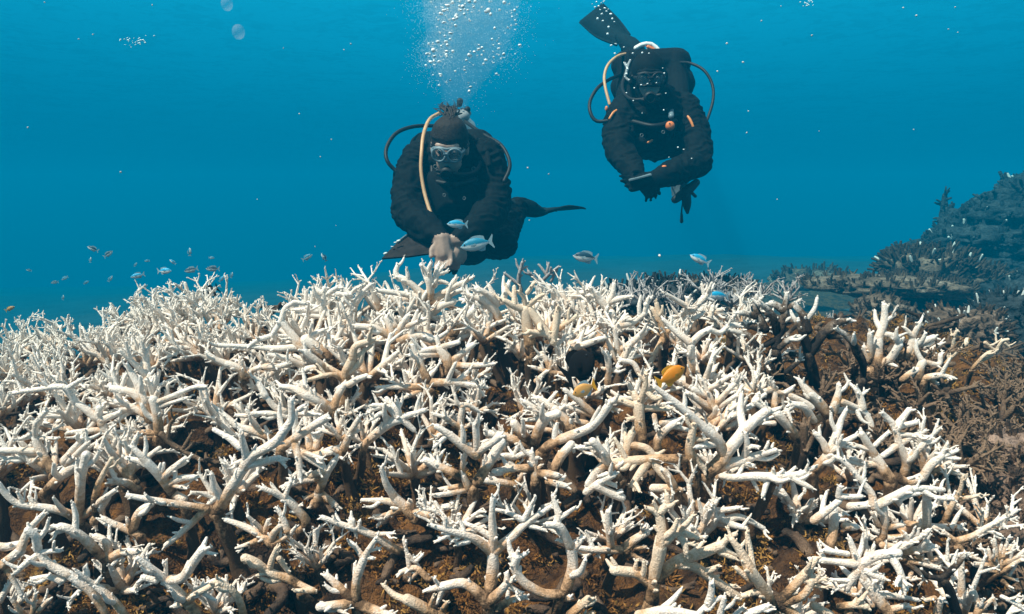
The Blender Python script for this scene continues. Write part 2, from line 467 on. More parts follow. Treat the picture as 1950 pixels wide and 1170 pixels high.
# (label, tile, material, nearer(-)/farther(+) metres, root x y, limbs) ; limb: r0 r1 x y x y ...
CORALS = [
 ("tall white Y-shaped staghorn coral standing at the bottom centre", 'B2', 'coral', 0, (735, 1010), [
  "66 56 735 1000 770 800 770 600", "50 26 770 600 772 400 765 240 772 95", "50 20 755 590 600 470 350 390 200 345", "22 18 330 380 332 280",
  "22 16 360 440 260 490", "22 18 450 465 395 492", "28 20 545 490 440 522", "34 18 740 440 620 370 460 310", "52 24 790 580 950 450 1090 320 1295 180",
  "32 17 1060 290 1165 90", "30 18 1035 290 930 235 810 200", "26 18 1120 350 1260 390"]),
 ("low white coral with two arching arms below the Y-shaped coral", 'B2', 'coral', -.03, (735, 1105), [
  "60 40 720 1080 640 980 500 880 300 910", "38 22 300 910 165 945", "24 16 275 905 230 840", "30 16 300 950 260 1060", "55 38 740 1060 830 970 905 880",
  "34 22 900 890 905 790", "24 16 920 880 970 850", "40 28 810 1120 950 1035 1070 1010", "30 20 930 920 1030 970"]),
 ("curved white coral arm bending upward right of the Y-shaped coral", 'B2', 'coral', .01, (1425, 1020), [
  "60 50 1430 1000 1480 850 1515 700 1490 540", "50 32 1490 540 1430 420 1380 350 1280 340", "42 34 1400 400 1370 320 1385 250", "34 20 1385 250 1350 140 1330 70",
  "28 17 1385 285 1530 185", "34 30 1540 540 1590 480", "24 16 1420 490 1375 480"]),
 ("hook-shaped white coral with a knobby tip bending up beside the curved arm", 'B2', 'coral', -.02, (1400, 1010), [
  "44 46 1390 990 1230 975 1060 870 975 740 990 640", "26 16 985 640 1010 575", "26 17 1020 640 1090 600", "24 16 960 680 930 640", "34 26 1380 1010 1480 1030"]),
 ("white coral limb with one upright thumb, right of the curved arm", 'B2', 'coral', .02, (2010, 600), [
  "42 24 2000 570 1780 570 1660 565 1560 552", "40 30 1870 540 1850 380 1845 220", "44 34 1990 560 2100 470 2200 410", "22 14 2140 430 2190 350", "22 15 1760 580 1755 620",
  "20 14 1690 590 1625 640", "36 20 2020 590 2100 640 2200 690", "26 18 2090 560 2190 545"]),
 ("thick blunt coral stub leaning right at the bottom edge, centre", 'B2', 'coral_tan', -.02, (1500, 1200), ["44 38 1490 1180 1660 1030", "30 24 1560 1210 1700 1160"]),
 ("broken tan coral log lying at the bottom edge, left of centre", 'B1', 'coral_tan', -.03, (2170, 1200), ["60 52 2170 1190 2020 1110 1880 1030", "26 18 2190 1150 2250 1060", "24 16 2080 1130 2120 1010"]),
 ("small white coral with a zigzag of knobs, left of the Y-shaped coral", 'B1', 'coral', .02, (2090, 860), [
  "34 26 2080 850 1990 760 1930 740 1820 780", "26 16 1900 740 1880 620 1845 480", "24 15 1890 620 1950 680 2020 620", "24 15 1990 770 2060 800", "26 18 1990 760 1900 860"]),
 ("four-armed white coral left of bottom centre, one arm upright", 'B1', 'coral', -.01, (1410, 1080), [
  "50 40 1405 1050 1410 850 1480 650", "36 20 1480 650 1520 570 1580 480", "18 13 1510 590 1612 560", "46 32 1350 1020 1220 890 1130 810", "30 17 1460 630 1400 545 1362 505",
  "52 44 1400 1070 1230 1085 1070 1100", "52 46 1410 1070 1560 1130 1750 1210", "22 16 1200 1110 1310 1165", "26 18 1500 640 1560 650"]),
 ("knobbly white coral limb lying over brown rubble, left of the Y-shaped coral", 'B1', 'coral', .04, (1830, 600), [
  "44 36 1820 590 1700 530 1570 440", "36 24 1570 440 1400 370 1250 330 1090 270", "36 34 1370 350 1365 300", "22 16 1430 370 1440 305", "22 16 1400 390 1405 440", "22 15 1220 320 1200 270", "24 18 1600 430 1740 420"]),
 ("forked white coral spreading left over the dark gap left of the Y-shaped coral", 'B1', 'coral', .03, (1960, 290), [
  "55 44 1950 270 1860 180 1760 80", "44 22 1760 80 1690 -30 1640 -190", "42 18 1820 140 1640 115 1460 110", "40 18 1830 180 1700 250 1610 345", "22 15 1680 245 1570 262",
  "40 36 1930 220 2050 240 2120 260", "40 34 2090 250 2200 190 2260 170", "38 34 1910 190 1905 130"]),
 ("upright white coral finger with two prongs hanging beneath it", 'B1', 'coral', .05, (1050, 150), [
  "52 46 1045 160 1060 30", "46 34 1060 30 1110 -100 1200 -250", "34 26 1100 60 1220 165", "28 18 1020 60 930 95", "30 36 1050 -90 900 -70 770 -30", "40 22 1020 120 985 175"]),
 ("knobby white coral branch pointing up-left with a broken lower end", 'B1', 'coral', .04, (900, 400), [
  "46 40 940 360 930 290 850 190 760 100", "34 22 760 100 640 40 530 0", "26 16 745 80 800 -60", "22 16 840 190 900 150"]),
 ("cluster of crossing white coral prongs above the brown dead arch", 'B1', 'coral', .0, (640, 540), [
  "44 28 620 520 540 450 400 370 200 290", "25 16 540 390 400 260", "30 22 560 400 590 300", "30 16 500 480 400 520 310 550", "40 28 610 500 640 420 700 350", "30 14 640 510 760 450 840 365",
  "34 20 770 400 730 290 680 190", "34 26 590 470 540 460"]),
 ("brown algae-covered coral arch with one white upright tip, lower left", 'B1', 'coral_tan', -.02, (900, 1000), [
  "46 44 870 900 780 840 650 800 560 760", "44 40 560 760 470 690 370 650", "32 24 600 750 630 650 665 560", "30 18 690 650 770 770", "32 24 860 880 1010 950", "28 18 1010 950 840 950"]),
 ("tan coral limb arching down to the bottom edge, lower left", 'B1', 'coral_tan', -.04, (370, 1230), [
  "34 36 370 1210 330 1070 250 950 120 865", "34 24 120 865 20 930 -120 1000"]),
 ("long white coral pole rising to the upper left at the bottom edge", 'B0', 'coral', -.02, (1890, 1250), [
  "50 44 1880 1230 1720 1040 1540 850", "40 22 1540 850 1400 740 1280 650", "22 15 1480 810 1340 655", "24 15 1540 840 1540 690", "46 44 1580 850 1690 830 1790 700 1880 570",
  "24 15 1880 580 1960 545", "24 15 1890 590 1990 610", "50 36 1730 1050 1850 950 1990 870", "40 28 1720 1060 1630 1090", "24 16 1880 970 1990 1035", "30 30 1450 860 1330 830"]),
 ("long white coral diagonal with side prongs in the lower left corner", 'B0', 'coral', -.01, (1000, 1230), [
  "34 44 1000 1200 850 970 640 800", "46 34 640 800 450 700 350 570", "38 24 340 630 240 700 150 780", "28 20 380 600 470 585 560 580", "40 34 350 560 330 450 260 390", "38 22 570 860 450 825 305 840", "26 18 600 850 570 880"]),
 ("thin straight white coral rod beside the long diagonal, lower left", 'B0', 'coral', -.03, (1190, 1230), ["42 30 1180 1210 1050 1040 880 900", "26 16 880 900 710 770", "22 16 900 880 930 830"]),
 ("arched white coral limb with a bent second arm over brown turf, lower left", 'B0', 'coral', .01, (1000, 720), [
  "48 40 970 660 780 470 640 380 560 360", "28 20 560 360 485 355", "26 18 580 390 490 425", "38 34 1010 660 1000 540 960 480 890 450", "44 34 1020 650 1120 600 1270 590", "28 22 1060 720 1120 700"]),
 ("white coral with an upright stalk and a long left arm, left side", 'B0', 'coral', .03, (760, 360), [
  "45 34 740 310 600 220 350 170", "34 24 350 170 180 150 60 60 -10 -40", "44 40 745 300 740 0 775 -180 800 -310", "36 22 780 260 920 130 1070 20", "44 30 880 310 930 190 1000 90", "26 18 880 300 890 370", "26 16 330 150 270 80"]),
 ("short forked white coral partly sunk in brown turf, lower left", 'B0', 'coral', .02, (1300, 470), ["40 24 1290 440 1150 370 1050 330 960 280", "46 34 1230 390 1290 230 1400 150", "26 18 1200 350 1180 290"]),
 ("largest white coral at left, long limb leaning up to the right", 'M1', 'coral', -.03, (120, 1330), [
  "62 50 110 1300 230 1100 370 870", "52 40 370 870 430 780 650 650 720 560", "40 30 720 560 800 440 800 260", "42 26 400 860 600 810 690 790", "22 14 680 790 755 800", "22 15 690 800 742 860",
  "44 20 390 790 350 640 340 540", "38 22 330 690 230 610 90 530", "26 18 350 820 260 850", "40 24 60 1270 -150 1235 -450 1190 -710 1140", "36 26 20 1260 -200 1470 -360 1600", "28 20 880 340 920 310"]),
 ("stubby white coral limb crossing in front of the largest left coral", 'M1', 'coral', -.06, (710, 760), [
  "44 40 700 710 820 620 980 510 1130 420", "22 14 840 590 900 450", "40 26 830 640 870 800 885 980", "22 14 880 900 940 940", "24 14 860 930 785 985", "26 18 900 760 1080 880", "28 20 920 740 1090 800"]),
 ("spreading white coral behind the largest left coral, arms up-left", 'M1', 'coral', .02, (700, 680), [
  "48 34 690 640 510 560 290 490", "34 18 290 490 190 400 80 310", "34 22 510 550 440 440 390 350", "34 24 740 360 640 310 560 210", "34 20 560 210 510 110 465 45", "32 22 770 410 600 380 450 380",
  "24 16 450 380 480 400", "26 18 870 380 1080 390", "24 16 390 400 290 395"]),
 ("white coral shaped like an open hand, left of centre", 'M1', 'coral', .0, (1280, 760), [
  "42 34 1280 740 1320 630 1370 530", "34 20 1370 530 1440 405", "26 18 1290 600 1420 540", "36 18 1240 560 1280 410", "32 24 1260 610 1190 530 1130 480", "28 20 1210 570 1040 520", "26 14 1275 740 1325 825", "28 20 1270 740 1200 720"]),
 ("white coral crowned with a bouquet of knobs, centre left", 'M1', 'coral', .02, (1465, 760), [
  "36 48 1475 720 1500 650 1700 480 1810 430", "36 20 1790 420 1700 320 1565 300", "30 22 1780 340 1690 240", "32 20 1800 380 1780 250", "36 24 1840 440 1940 530", "24 16 1640 370 1550 435", "32 24 1850 410 2040 350", "32 22 1700 430 1680 400", "26 18 1620 320 1530 355"]),
 ("tan coral rod lying low left of the dark gap", 'M1', 'coral_tan', .03, (780, 1075), ["26 38 790 1050 1000 950 1100 915"]),
 ("star-shaped white coral beside the dark hollow at the centre", 'M2', 'coral', .0, (190, 190), [
  "42 30 210 90 420 90 600 120", "28 18 600 120 720 140", "30 18 440 85 545 -10", "24 14 620 130 690 215", "34 22 100 130 -100 130 -290 140", "40 34 170 120 150 195", "46 24 165 70 110 -60 30 -250", "26 18 100 170 -60 240", "22 15 690 130 690 90"]),
 ("crooked white coral twig bent over at the edge of the dark hollow", 'M2', 'coral', .04, (480, 620), ["32 28 480 600 475 450 490 320", "32 18 490 310 540 300 645 360", "30 17 465 510 330 420 230 385", "20 14 330 420 310 380", "24 16 500 520 560 480"]),
 ("white coral with a thick tan post leaning right, just right of centre", 'M2', 'coral', -.02, (590, 1110), [
  "54 48 630 1010 740 830 850 650", "30 24 485 960 500 820 555 670", "46 30 470 960 300 880 150 810", "52 30 620 760 500 680 370 580 255 500", "38 32 620 740 620 600 610 470", "22 15 610 480 545 430", "22 15 625 480 660 430",
  "42 36 630 740 750 660 830 600", "28 20 480 1050 290 1080", "28 22 520 1090 380 1120 240 1140", "26 18 330 600 230 690", "42 30 540 1060 500 960"]),
 ("thick-limbed white coral forking into a wide V, right of centre", 'M2', 'coral', .0, (1150, 730), [
  "48 38 1135 690 900 600 720 560", "28 18 720 560 705 500", "28 18 820 600 690 640", "52 42 1150 680 1210 500 1270 420 1370 380", "46 40 1110 640 1040 560 970 470", "24 18 970 480 950 460"]),
 ("big white coral arm sweeping up in a curve, right of centre", 'M2', 'coral', -.02, (1230, 770), ["50 44 1240 730 1330 650 1600 545 1700 490", "44 38 1700 490 1780 400 1860 280", "26 16 1690 470 1760 330", "28 20 1480 590 1470 640"]),
 ("single blunt white coral arm leaning over a round dark hole", 'M2', 'coral', -.01, (1320, 950), ["50 44 1330 930 1390 800 1500 670", "26 18 1510 670 1570 690", "24 18 1510 680 1525 730"]),
 ("small white coral with level left and right arms, right of the tan post", 'M2', 'coral', -.02, (1170, 1040), [
  "42 30 1165 1000 1150 850 1130 750", "26 18 1130 800 1190 790", "46 28 1130 890 950 890 780 920", "46 30 1200 940 1280 940 1370 955", "26 18 850 930 760 945", "38 28 1290 1010 1450 1050", "24 16 1190 890 1220 860"]),
 ("tangled white coral below the near yellow fish", 'M2', 'coral', .02, (1530, 570), [
  "60 46 1520 540 1420 420 1340 340", "42 32 1340 340 1260 280 1190 240", "30 17 1280 290 1350 195", "44 26 1260 410 1180 350 1075 270", "32 22 1260 420 1090 440", "26 18 1380 360 1435 315", "28 20 1310 470 1410 570"]),
 ("long white coral prong running up-left beside the near yellow fish", 'M2', 'coral', .0, (1760, 440), ["42 24 1740 420 1580 270 1440 160", "36 22 1700 395 1580 350 1455 310", "32 22 1640 470 1500 440", "26 18 1830 330 1950 350"]),
 ("bent white coral limb with a forked foot, right of the round dark hole", 'M2', 'coral', -.02, (1960, 1030), [
  "48 40 1940 980 1850 850 1790 740 1700 640", "28 20 1700 690 1580 695", "42 36 1800 860 1720 940 1660 1030", "38 32 1640 1110 1750 1030 1890 950", "46 40 1740 1050 1850 1110 1970 1160", "24 16 1830 940 1770 960", "28 20 1890 900 1960 850", "28 20 1820 1010 1910 1050"]),
 ("low cluster of pale coral stubs in front of the wide V", 'M2', 'coral', .03, (1000, 1080), ["40 34 990 1050 850 1020 710 1000", "26 20 1000 1020 1045 940", "34 28 1100 740 980 780", "22 16 960 780 1000 690", "36 26 970 780 880 770 820 790", "24 16 930 830 980 870"]),
 ("large white coral forking into broad arms, right half of the slope", 'M3', 'coral', -.02, (840, 980), [
  "64 58 860 940 1000 800 1200 540", "56 42 1200 540 1320 430 1420 350", "24 15 1410 350 1410 285", "26 17 1430 365 1535 330", "54 46 1020 770 960 630 820 500", "44 24 820 500 640 340 500 230 375 130",
  "62 44 900 900 1060 850 1200 810", "42 26 1200 810 1380 750 1495 720", "22 16 1390 745 1425 660", "40 20 1210 790 1230 660 1215 560", "32 24 1170 830 1285 865", "28 22 1190 840 1170 915", "38 26 930 660 760 690", "26 18 1230 680 1335 690"]),
 ("tan upright coral post with a long white arm to the left, right of centre", 'M3', 'coral_tan', -.03, (740, 950), [
  "56 32 725 910 700 700 735 490", "46 42 650 800 400 800 150 820 -90 840", "44 34 310 830 240 930 170 1040", "40 40 360 830 450 940 540 1040", "30 34 730 750 770 820 830 890", "26 18 760 620 840 620"]),
 ("low white coral reaching right in two long prongs, right half", 'M3', 'coral', -.02, (1470, 1010), [
  "34 46 1000 960 1100 975 1280 965 1470 970", "46 40 1470 970 1640 960", "36 18 1640 960 1760 930 1855 875", "40 20 1650 970 1750 1030 1830 1070", "34 22 1420 1000 1380 1140", "24 16 1260 950 1330 1090", "26 18 1470 950 1475 905", "28 22 1490 1000 1510 1020", "20 14 1760 1040 1770 1100"]),
 ("white coral with upright antler prongs right of the big yellow fish", 'M3', 'coral', .02, (875, 480), [
  "46 44 875 470 910 390 930 330", "44 22 925 340 865 190 800 55", "46 24 890 340 790 260 680 190", "34 28 840 210 735 150", "30 20 950 280 1080 140 1180 40", "22 15 1120 110 1100 65", "28 20 980 310 1130 215", "28 18 885 150 1000 75 1090 15", "22 15 830 130 855 80"]),
 ("thin white coral arms fanning right behind the big forked coral", 'M3', 'coral', .03, (930, 560), ["36 20 880 490 1000 410 1200 330", "32 26 950 550 1040 440 1180 360 1300 290", "24 18 1310 270 1400 200", "32 24 1300 270 1420 360", "26 18 1050 520 1150 450 1240 490", "22 16 1130 410 1210 350"]),
 ("knobby tan column of coral rising below the big yellow fish", 'M3', 'coral_tan', .0, (260, 690), [
  "54 58 255 650 235 470 220 290", "42 24 225 290 280 160 290 30", "22 16 270 70 235 25", "30 22 290 170 370 240 440 220", "36 30 215 270 180 195", "36 30 170 300 40 250", "30 22 200 420 140 430", "30 24 290 330 500 340"]),
 ("tan coral finger holding a dark pit, right of the round dark hole", 'M3', 'coral_tan', -.02, (100, 910), ["42 36 105 880 110 720 165 560", "40 36 170 670 290 700 370 780"]),
 ("grey-white bent coral limb beside the tan post, right of centre", 'M3', 'coral', .02, (400, 770), ["46 36 400 750 400 630 470 530 560 470", "28 20 555 500 690 535", "26 18 430 470 620 430", "26 20 370 400 390 520"]),
 ("white coral shaft pointing up-left beside a broken grey stump, right side", 'M3', 'coral', .0, (1740, 660), ["54 40 1720 620 1620 510 1510 380", "40 30 1845 440 1760 320 1640 290", "28 18 1650 310 1590 360", "28 18 1480 470 1400 470", "24 15 1600 340 1640 440"]),
 ("broken grey coral stump with a dark end, right side", 'M3', 'coral_dead', -.02, (1770, 770), ["36 34 1770 740 1760 490", "30 16 1830 610 1790 720"]),
 ("white coral with crooked top arms, right side of the slope", 'M3', 'coral', .02, (1490, 370), ["34 26 1490 340 1490 160", "30 18 1490 160 1440 55", "30 26 1500 180 1570 190 1645 150", "28 24 1470 150 1360 190 1300 250", "36 32 1630 210 1780 290 1830 330", "20 14 1550 210 1580 340"]),
 ("thick tapering white coral spike leaning left, right side", 'M3', 'coral', .0, (2010, 440), ["54 44 1990 400 1900 280 1820 200", "42 20 1820 200 1760 130 1715 65", "28 20 1800 230 1770 200"]),
 ("white coral crossing in an X with slim upright arms, right side", 'M4', 'coral', -.01, (-20, 960), [
  "46 40 0 910 100 800 150 730", "42 30 150 730 215 560 250 440", "28 18 250 440 300 345", "40 22 170 720 260 660 380 590", "40 24 120 720 80 640 10 565", "22 16 270 680 320 690"]),
 ("rounded white coral stub pointing left above the tall tan trunk", 'M3', 'coral', -.02, (570, 1110), ["40 40 560 1075 460 1075 360 1075", "28 22 560 1080 620 1085", "44 32 550 1060 500 960 460 910"]),
 ("white coral running down to the right with three slim tips, right of the tan trunk", 'B3', 'coral', .0, (580, 60), [
  "56 46 590 70 800 180 1000 290", "44 26 1000 290 1100 340 1215 370", "36 20 920 210 1050 200 1155 180", "38 24 1060 290 1150 265 1270 310 1385 375", "26 24 770 200 745 215", "26 24 870 280 890 300", "26 18 850 290 755 270"]),
 ("tall tan coral trunk with a crown of prongs, bottom right of centre", 'B3', 'coral_tan', -.02, (330, 1090), [
  "72 54 345 1060 365 830 430 550", "52 44 430 550 440 400 420 260", "38 20 420 260 370 210 300 185", "24 16 395 200 365 125", "40 24 430 210 485 150 490 65", "48 34 480 490 580 410 720 440", "24 16 720 440 780 470", "40 24 610 450 650 520 665 600", "22 15 690 510 745 530",
  "60 46 400 830 580 680 820 600 990 530", "34 22 990 530 1060 460 1125 425", "58 42 590 690 760 740 950 870 1150 1010", "30 20 990 560 1120 620", "28 20 980 600 1110 650", "26 18 1070 910 1140 915", "46 50 330 900 200 790 0 760", "26 17 190 760 205 680"]),
 ("long diagonal tan coral with paired white arms at the bottom edge, right", 'B3', 'coral_tan', -.04, (1470, 1190), [
  "64 54 1450 1130 1400 960 1260 760", "52 26 1260 760 1160 570 1085 475", "24 16 1160 570 1195 515", "32 22 1250 850 1130 740", "34 24 1390 970 1290 970 1195 1000", "54 56 1530 1080 1700 1200", "50 30 1510 1070 1740 830 1870 660", "48 34 1560 1070 1760 980 1840 850",
  "28 16 1830 880 1950 840", "28 16 1840 900 1945 920", "26 16 1830 860 1830 790", "26 15 1850 870 1900 810", "24 16 1720 850 1840 880"]),
 ("fan of low white coral fingers at the bottom edge under the tan trunk", 'B3', 'coral', -.05, (800, 1230), ["50 46 230 1180 500 1140 750 1190", "32 20 770 1180 870 1080 990 1010", "36 26 870 1070 900 960 905 880", "36 22 980 1180 1020 1020", "30 20 1110 1190 1195 1110", "36 30 1230 1170 1410 1100"]),
 ("big star-shaped white coral in the lower right corner", 'B4', 'coral', -.02, (720, 1240), [
  "56 50 750 1240 690 1150 570 1000 460 840", "48 44 460 840 430 740", "46 22 430 740 375 600 330 465", "48 42 440 700 600 620 780 600", "40 32 720 640 790 760 850 930", "46 30 370 700 200 680 0 660", "30 28 310 610 110 580", "46 30 420 760 340 860 310 930", "24 15 310 860 170 850", "22 14 290 890 185 950", "22 15 340 890 380 885",
  "42 30 450 750 550 800 640 840", "24 15 640 845 590 945", "26 20 600 840 560 865", "36 20 600 1000 750 1000 965 1040", "34 26 700 1130 850 1090", "24 15 545 1090 490 1010", "22 14 850 1080 890 1140", "20 14 800 900 760 890"]),
 ("white coral with slim parallel prongs, lower right beside the star coral", 'B4', 'coral', .0, (830, 660), [
  "40 30 840 590 990 570 1130 550", "36 34 640 530 800 550 910 490", "32 20 910 490 1000 440 1065 390", "24 15 875 480 850 420", "30 22 820 660 960 690 1165 740", "30 20 940 630 1040 670 1160 745", "28 15 860 690 970 770 1040 860", "26 20 1080 660 1240 640 1400 610", "26 18 1080 640 1040 440", "22 15 900 780 890 850 960 840"]),
 ("white coral V on a brown stem, lower right", 'B4', 'coral_darkbase', -.02, (1290, 1180), ["52 40 1320 1150 1260 960 1200 850", "34 20 1190 840 1310 730 1400 620", "30 22 1190 840 1040 820", "26 20 1180 860 1170 905", "24 14 1050 820 1000 760"]),
 ("slim coral branch reaching over dark rubble on the lower right", 'B4', 'coral', .0, (1340, 560), ["32 22 1330 490 1480 440 1600 370 1740 290", "22 15 1580 385 1730 430", "24 16 1600 400 1540 440", "26 20 1330 510 1400 600 1600 690", "24 18 1330 500 1200 400", "18 12 1720 300 1740 340"]),
 ("bushy white coral like a sea urchin on the lower right edge", 'B4', 'coral', .0, (1700, 800), [
  "26 18 1700 760 1690 620 1675 480", "26 15 1730 740 1750 620 1805 475", "24 15 1740 640 1845 520", "24 15 1750 630 1890 560", "28 20 1740 700 1880 640 1960 575", "26 18 1670 720 1640 660 1620 570", "22 15 1600 620 1550 550", "28 20 1730 780 1850 700 1960 640", "24 18 1750 860 1830 940", "24 16 1760 810 1860 850", "26 20 1660 720 1500 700", "26 18 1690 770 1580 750", "22 15 1720 640 1740 530"]),
 ("horizontal white coral bar on brown posts, right side", 'B4', 'coral', .02, (1050, 380), ["32 32 870 330 1080 355 1370 370", "26 18 1350 370 1380 340", "40 38 1050 330 1050 150 1040 40", "24 16 1000 330 980 280"]),
 ("tan forked coral twig standing on dark rubble, right edge", 'B4', 'coral_tan', .02, (1220, 320), ["32 24 1220 290 1270 180 1340 70", "24 15 1340 70 1370 -20 1380 -110", "24 16 1340 100 1440 85 1525 65"]),
 ("white coral arms interlaced above brown trunks, right side", 'B4', 'coral', .02, (620, 500), [
  "38 34 640 470 655 300 650 180", "42 40 560 170 740 80 880 10", "36 24 860 20 1000 0 1200 15", "28 22 780 105 900 60 970 50", "30 20 1010 20 1130 85 1290 100", "42 34 340 170 480 155", "40 26 555 150 530 40 430 -80", "28 22 430 -80 330 -200 230 -280", "30 18 600 350 540 230", "34 24 680 360 820 340"]),
 ("white coral limb propped on a brown post, right side", 'B4', 'coral', .0, (140, 600), ["46 44 130 570 180 400 180 200", "40 30 0 300 120 210 230 120", "32 22 230 75 330 80 435 75", "30 24 230 70 240 -10", "28 20 210 190 290 235", "40 30 290 350 390 360"]),
 ("small forked white coral at the bottom right corner", 'B4', 'coral', -.02, (1500, 1230), ["32 28 1500 1200 1525 1100 1480 960", "28 18 1530 1150 1600 1080 1665 1020", "20 14 1660 1030 1690 1085"]),
 ("short pale coral prongs by the bottom right corner", 'B4', 'coral', -.03, (1130, 1240), ["38 32 1130 1210 1170 1050", "24 18 1120 1020 1035 1040", "24 18 1750 1010 1850 1060 1960 1130"]),
 ("low coral stubs at the bottom edge left of the star coral", 'B4', 'coral_tan', -.03, (330, 1180), ["34 30 240 1095 380 1085 490 1100", "42 38 0 1090 150 1170", "26 20 380 1090 420 1040"]),
 ("white coral with thick tan limbs rising left to a blunt tip, right side", 'M4', 'coral', .0, (720, 1040), [
  "56 48 710 1000 620 860 560 770", "46 30 560 770 500 660 445 565", "28 20 490 710 340 660", "36 20 590 850 400 840 200 800", "28 18 430 825 340 790", "46 42 760 970 880 1015 1010 965", "42 36 1010 965 1080 860 1180 770", "26 16 1190 760 1240 660", "26 18 1200 780 1330 720", "26 18 1210 790 1340 800", "24 16 1180 770 1140 750"]),
 ("slender white coral with forked antlers at the right boundary of the bleached field", 'M4', 'coral', .02, (830, 980), [
  "42 36 835 940 850 830 795 670", "36 26 795 670 740 490 650 390", "40 24 850 850 960 720 1080 600", "36 28 750 690 640 770", "36 26 760 500 815 430 880 345", "28 24 770 505 950 460", "32 20 795 660 920 590 1030 540", "25 20 760 580 900 580 1080 605", "24 18 560 680 690 555", "22 16 690 420 640 370"]),
 ("white coral with a curled tan outer limb, right side", 'M4', 'coral', .01, (150, 450), ["50 40 160 400 200 280", "40 22 200 280 225 200 230 110", "34 30 260 270 400 330 480 380", "30 28 480 380 530 480 530 580", "40 26 450 330 430 230 390 150", "22 16 440 210 490 170", "40 26 0 450 150 370 290 340"]),
 ("low pale coral prong on dark rubble near the right edge", 'M4', 'coral', .02, (1120, 950), ["36 20 1125 915 1250 915 1400 960", "28 20 1160 900 1260 830"]),
 ("white coral with an arm sweeping left over a dark patch, upper left", 'M0', 'coral', .0, (1070, 720), [
  "46 36 1060 680 1000 580 950 480", "40 34 945 480 920 400 922 330", "42 30 900 420 800 340 700 280", "34 24 700 280 620 150 530 130 400 150", "24 20 400 150 250 170 130 190", "38 22 940 440 1020 410 1110 370", "34 20 940 535 800 540 630 560", "24 18 890 450 820 520", "26 18 620 150 700 100 760 60"]),
 ("upright bushy white coral at the left edge", 'M0', 'coral', .0, (500, 960), [
  "46 38 500 930 380 740 330 600", "34 24 330 600 340 470 430 360", "38 26 330 730 160 725 0 720", "40 28 430 860 300 800 60 800", "22 16 370 610 530 610", "24 16 340 580 200 620", "24 16 450 640 450 710", "26 16 310 560 190 620", "22 14 60 800 10 850"]),
 ("white coral with two parallel arms slanting right, left side", 'M0', 'coral', -.01, (430, 1130), ["50 44 450 1090 560 970 720 850", "42 30 600 820 690 710 780 600", "30 24 610 850 710 760 810 660", "28 18 780 610 820 660"]),
 ("thin tan coral rod leaning right among white corals, left side", 'M0', 'coral_tan', -.02, (880, 1190), ["34 22 885 1150 930 1000 1040 800"]),
 ("white coral fanning into many upright fingers, left of the largest coral", 'M0', 'coral', .0, (1230, 1040), [
  "54 44 1225 1010 1150 880 1080 790", "40 22 1080 790 1010 720 975 640", "42 30 1200 960 1220 860 1230 780", "38 34 1290 1090 1180 1020 1050 1010", "26 18 1110 760 1110 630", "24 16 1210 780 1150 630", "24 16 1220 760 1240 700", "30 20 900 700 980 780 1060 810"]),
 ("long white coral limb running up-left past its neighbours, left side", 'M0', 'coral', -.02, (1700, 1190), ["48 40 1610 1120 1500 980 1370 830", "38 22 1370 830 1290 750 1230 690", "36 24 1400 870 1300 820 1215 800", "38 26 1510 970 1620 880 1720 800", "36 28 1580 1030 1680 980 1800 970", "22 15 1600 1050 1730 1075", "40 40 1610 1120 1700 1180"]),
 ("tall white coral cluster on the left over a dark gap", 'M0', 'coral', .0, (1470, 620), [
  "46 42 1480 570 1450 350 1420 250", "48 34 1390 430 1330 280 1210 180 1040 150", "38 22 1350 390 1230 320 1060 260", "40 28 1340 270 1280 120 1220 0", "30 24 1470 270 1600 220 1690 180", "24 20 1690 180 1800 135 1910 130", "32 20 1450 560 1280 550 1070 550", "28 22 1460 580 1300 600 1215 645", "22 18 1480 315 1740 235", "24 14 1220 0 1180 -80"]),
 ("dead brown coral stick lying across the dark gap, left side", 'M0', 'coral_dead', .02, (1880, 830), ["28 22 1500 570 1620 680 1880 820", "20 16 1560 600 1580 480 1640 400", "18 14 1700 700 1790 550"]),
 ("white coral half cut by the left frame edge with a thick arm, lower left", 'B0', 'coral', -.02, (-40, 800), ["56 44 -20 760 60 690 190 580", "42 24 190 580 240 440 300 350 400 245", "40 36 -40 540 60 545 180 520", "28 20 40 730 110 830 200 990", "32 24 0 1050 40 970 85 890"]),
 ("little white prongs in the bottom left corner", 'B0', 'coral', -.04, (270, 1220), ["30 18 230 1190 160 1100 100 1020", "30 18 300 1190 315 1080 330 980", "26 20 350 1150 450 1040"]),
 ("white coral at the crest under the left diver's hands", 'T2', 'coral', .0, (670, 500), [
  "46 36 665 440 680 300 665 190", "30 20 665 190 640 130 595 75", "24 18 650 140 690 50", "34 24 715 260 730 190 745 90", "22 16 735 160 800 85", "22 16 735 165 835 135", "42 30 650 390 450 345", "30 20 450 345 190 310", "40 30 620 360 500 250 400 190", "28 22 390 200 360 140 375 85",
  "44 24 700 400 840 310 905 215", "26 18 870 350 960 310 1050 300", "30 18 870 290 1065 195", "40 26 650 440 560 400 380 390 270 450", "40 20 600 470 690 550 795 610", "42 34 690 520 790 450 890 415", "30 20 600 480 475 510", "22 16 770 220 840 245"]),
 ("white coral like a burst of arms below the crest, centre", 'T2', 'coral', -.02, (345, 850), [
  "50 30 335 780 310 650 280 560", "42 30 330 740 150 660 0 640", "40 24 370 720 420 620 470 545", "22 15 430 610 395 560", "40 44 390 770 560 730 690 760", "28 18 710 770 770 740 835 695", "28 20 470 640 560 600 640 570", "30 22 350 640 300 530", "28 18 350 810 370 890 440 900"]),
 ("thick tan-necked white coral at centre with long right arm", 'T2', 'coral', .0, (840, 1090), [
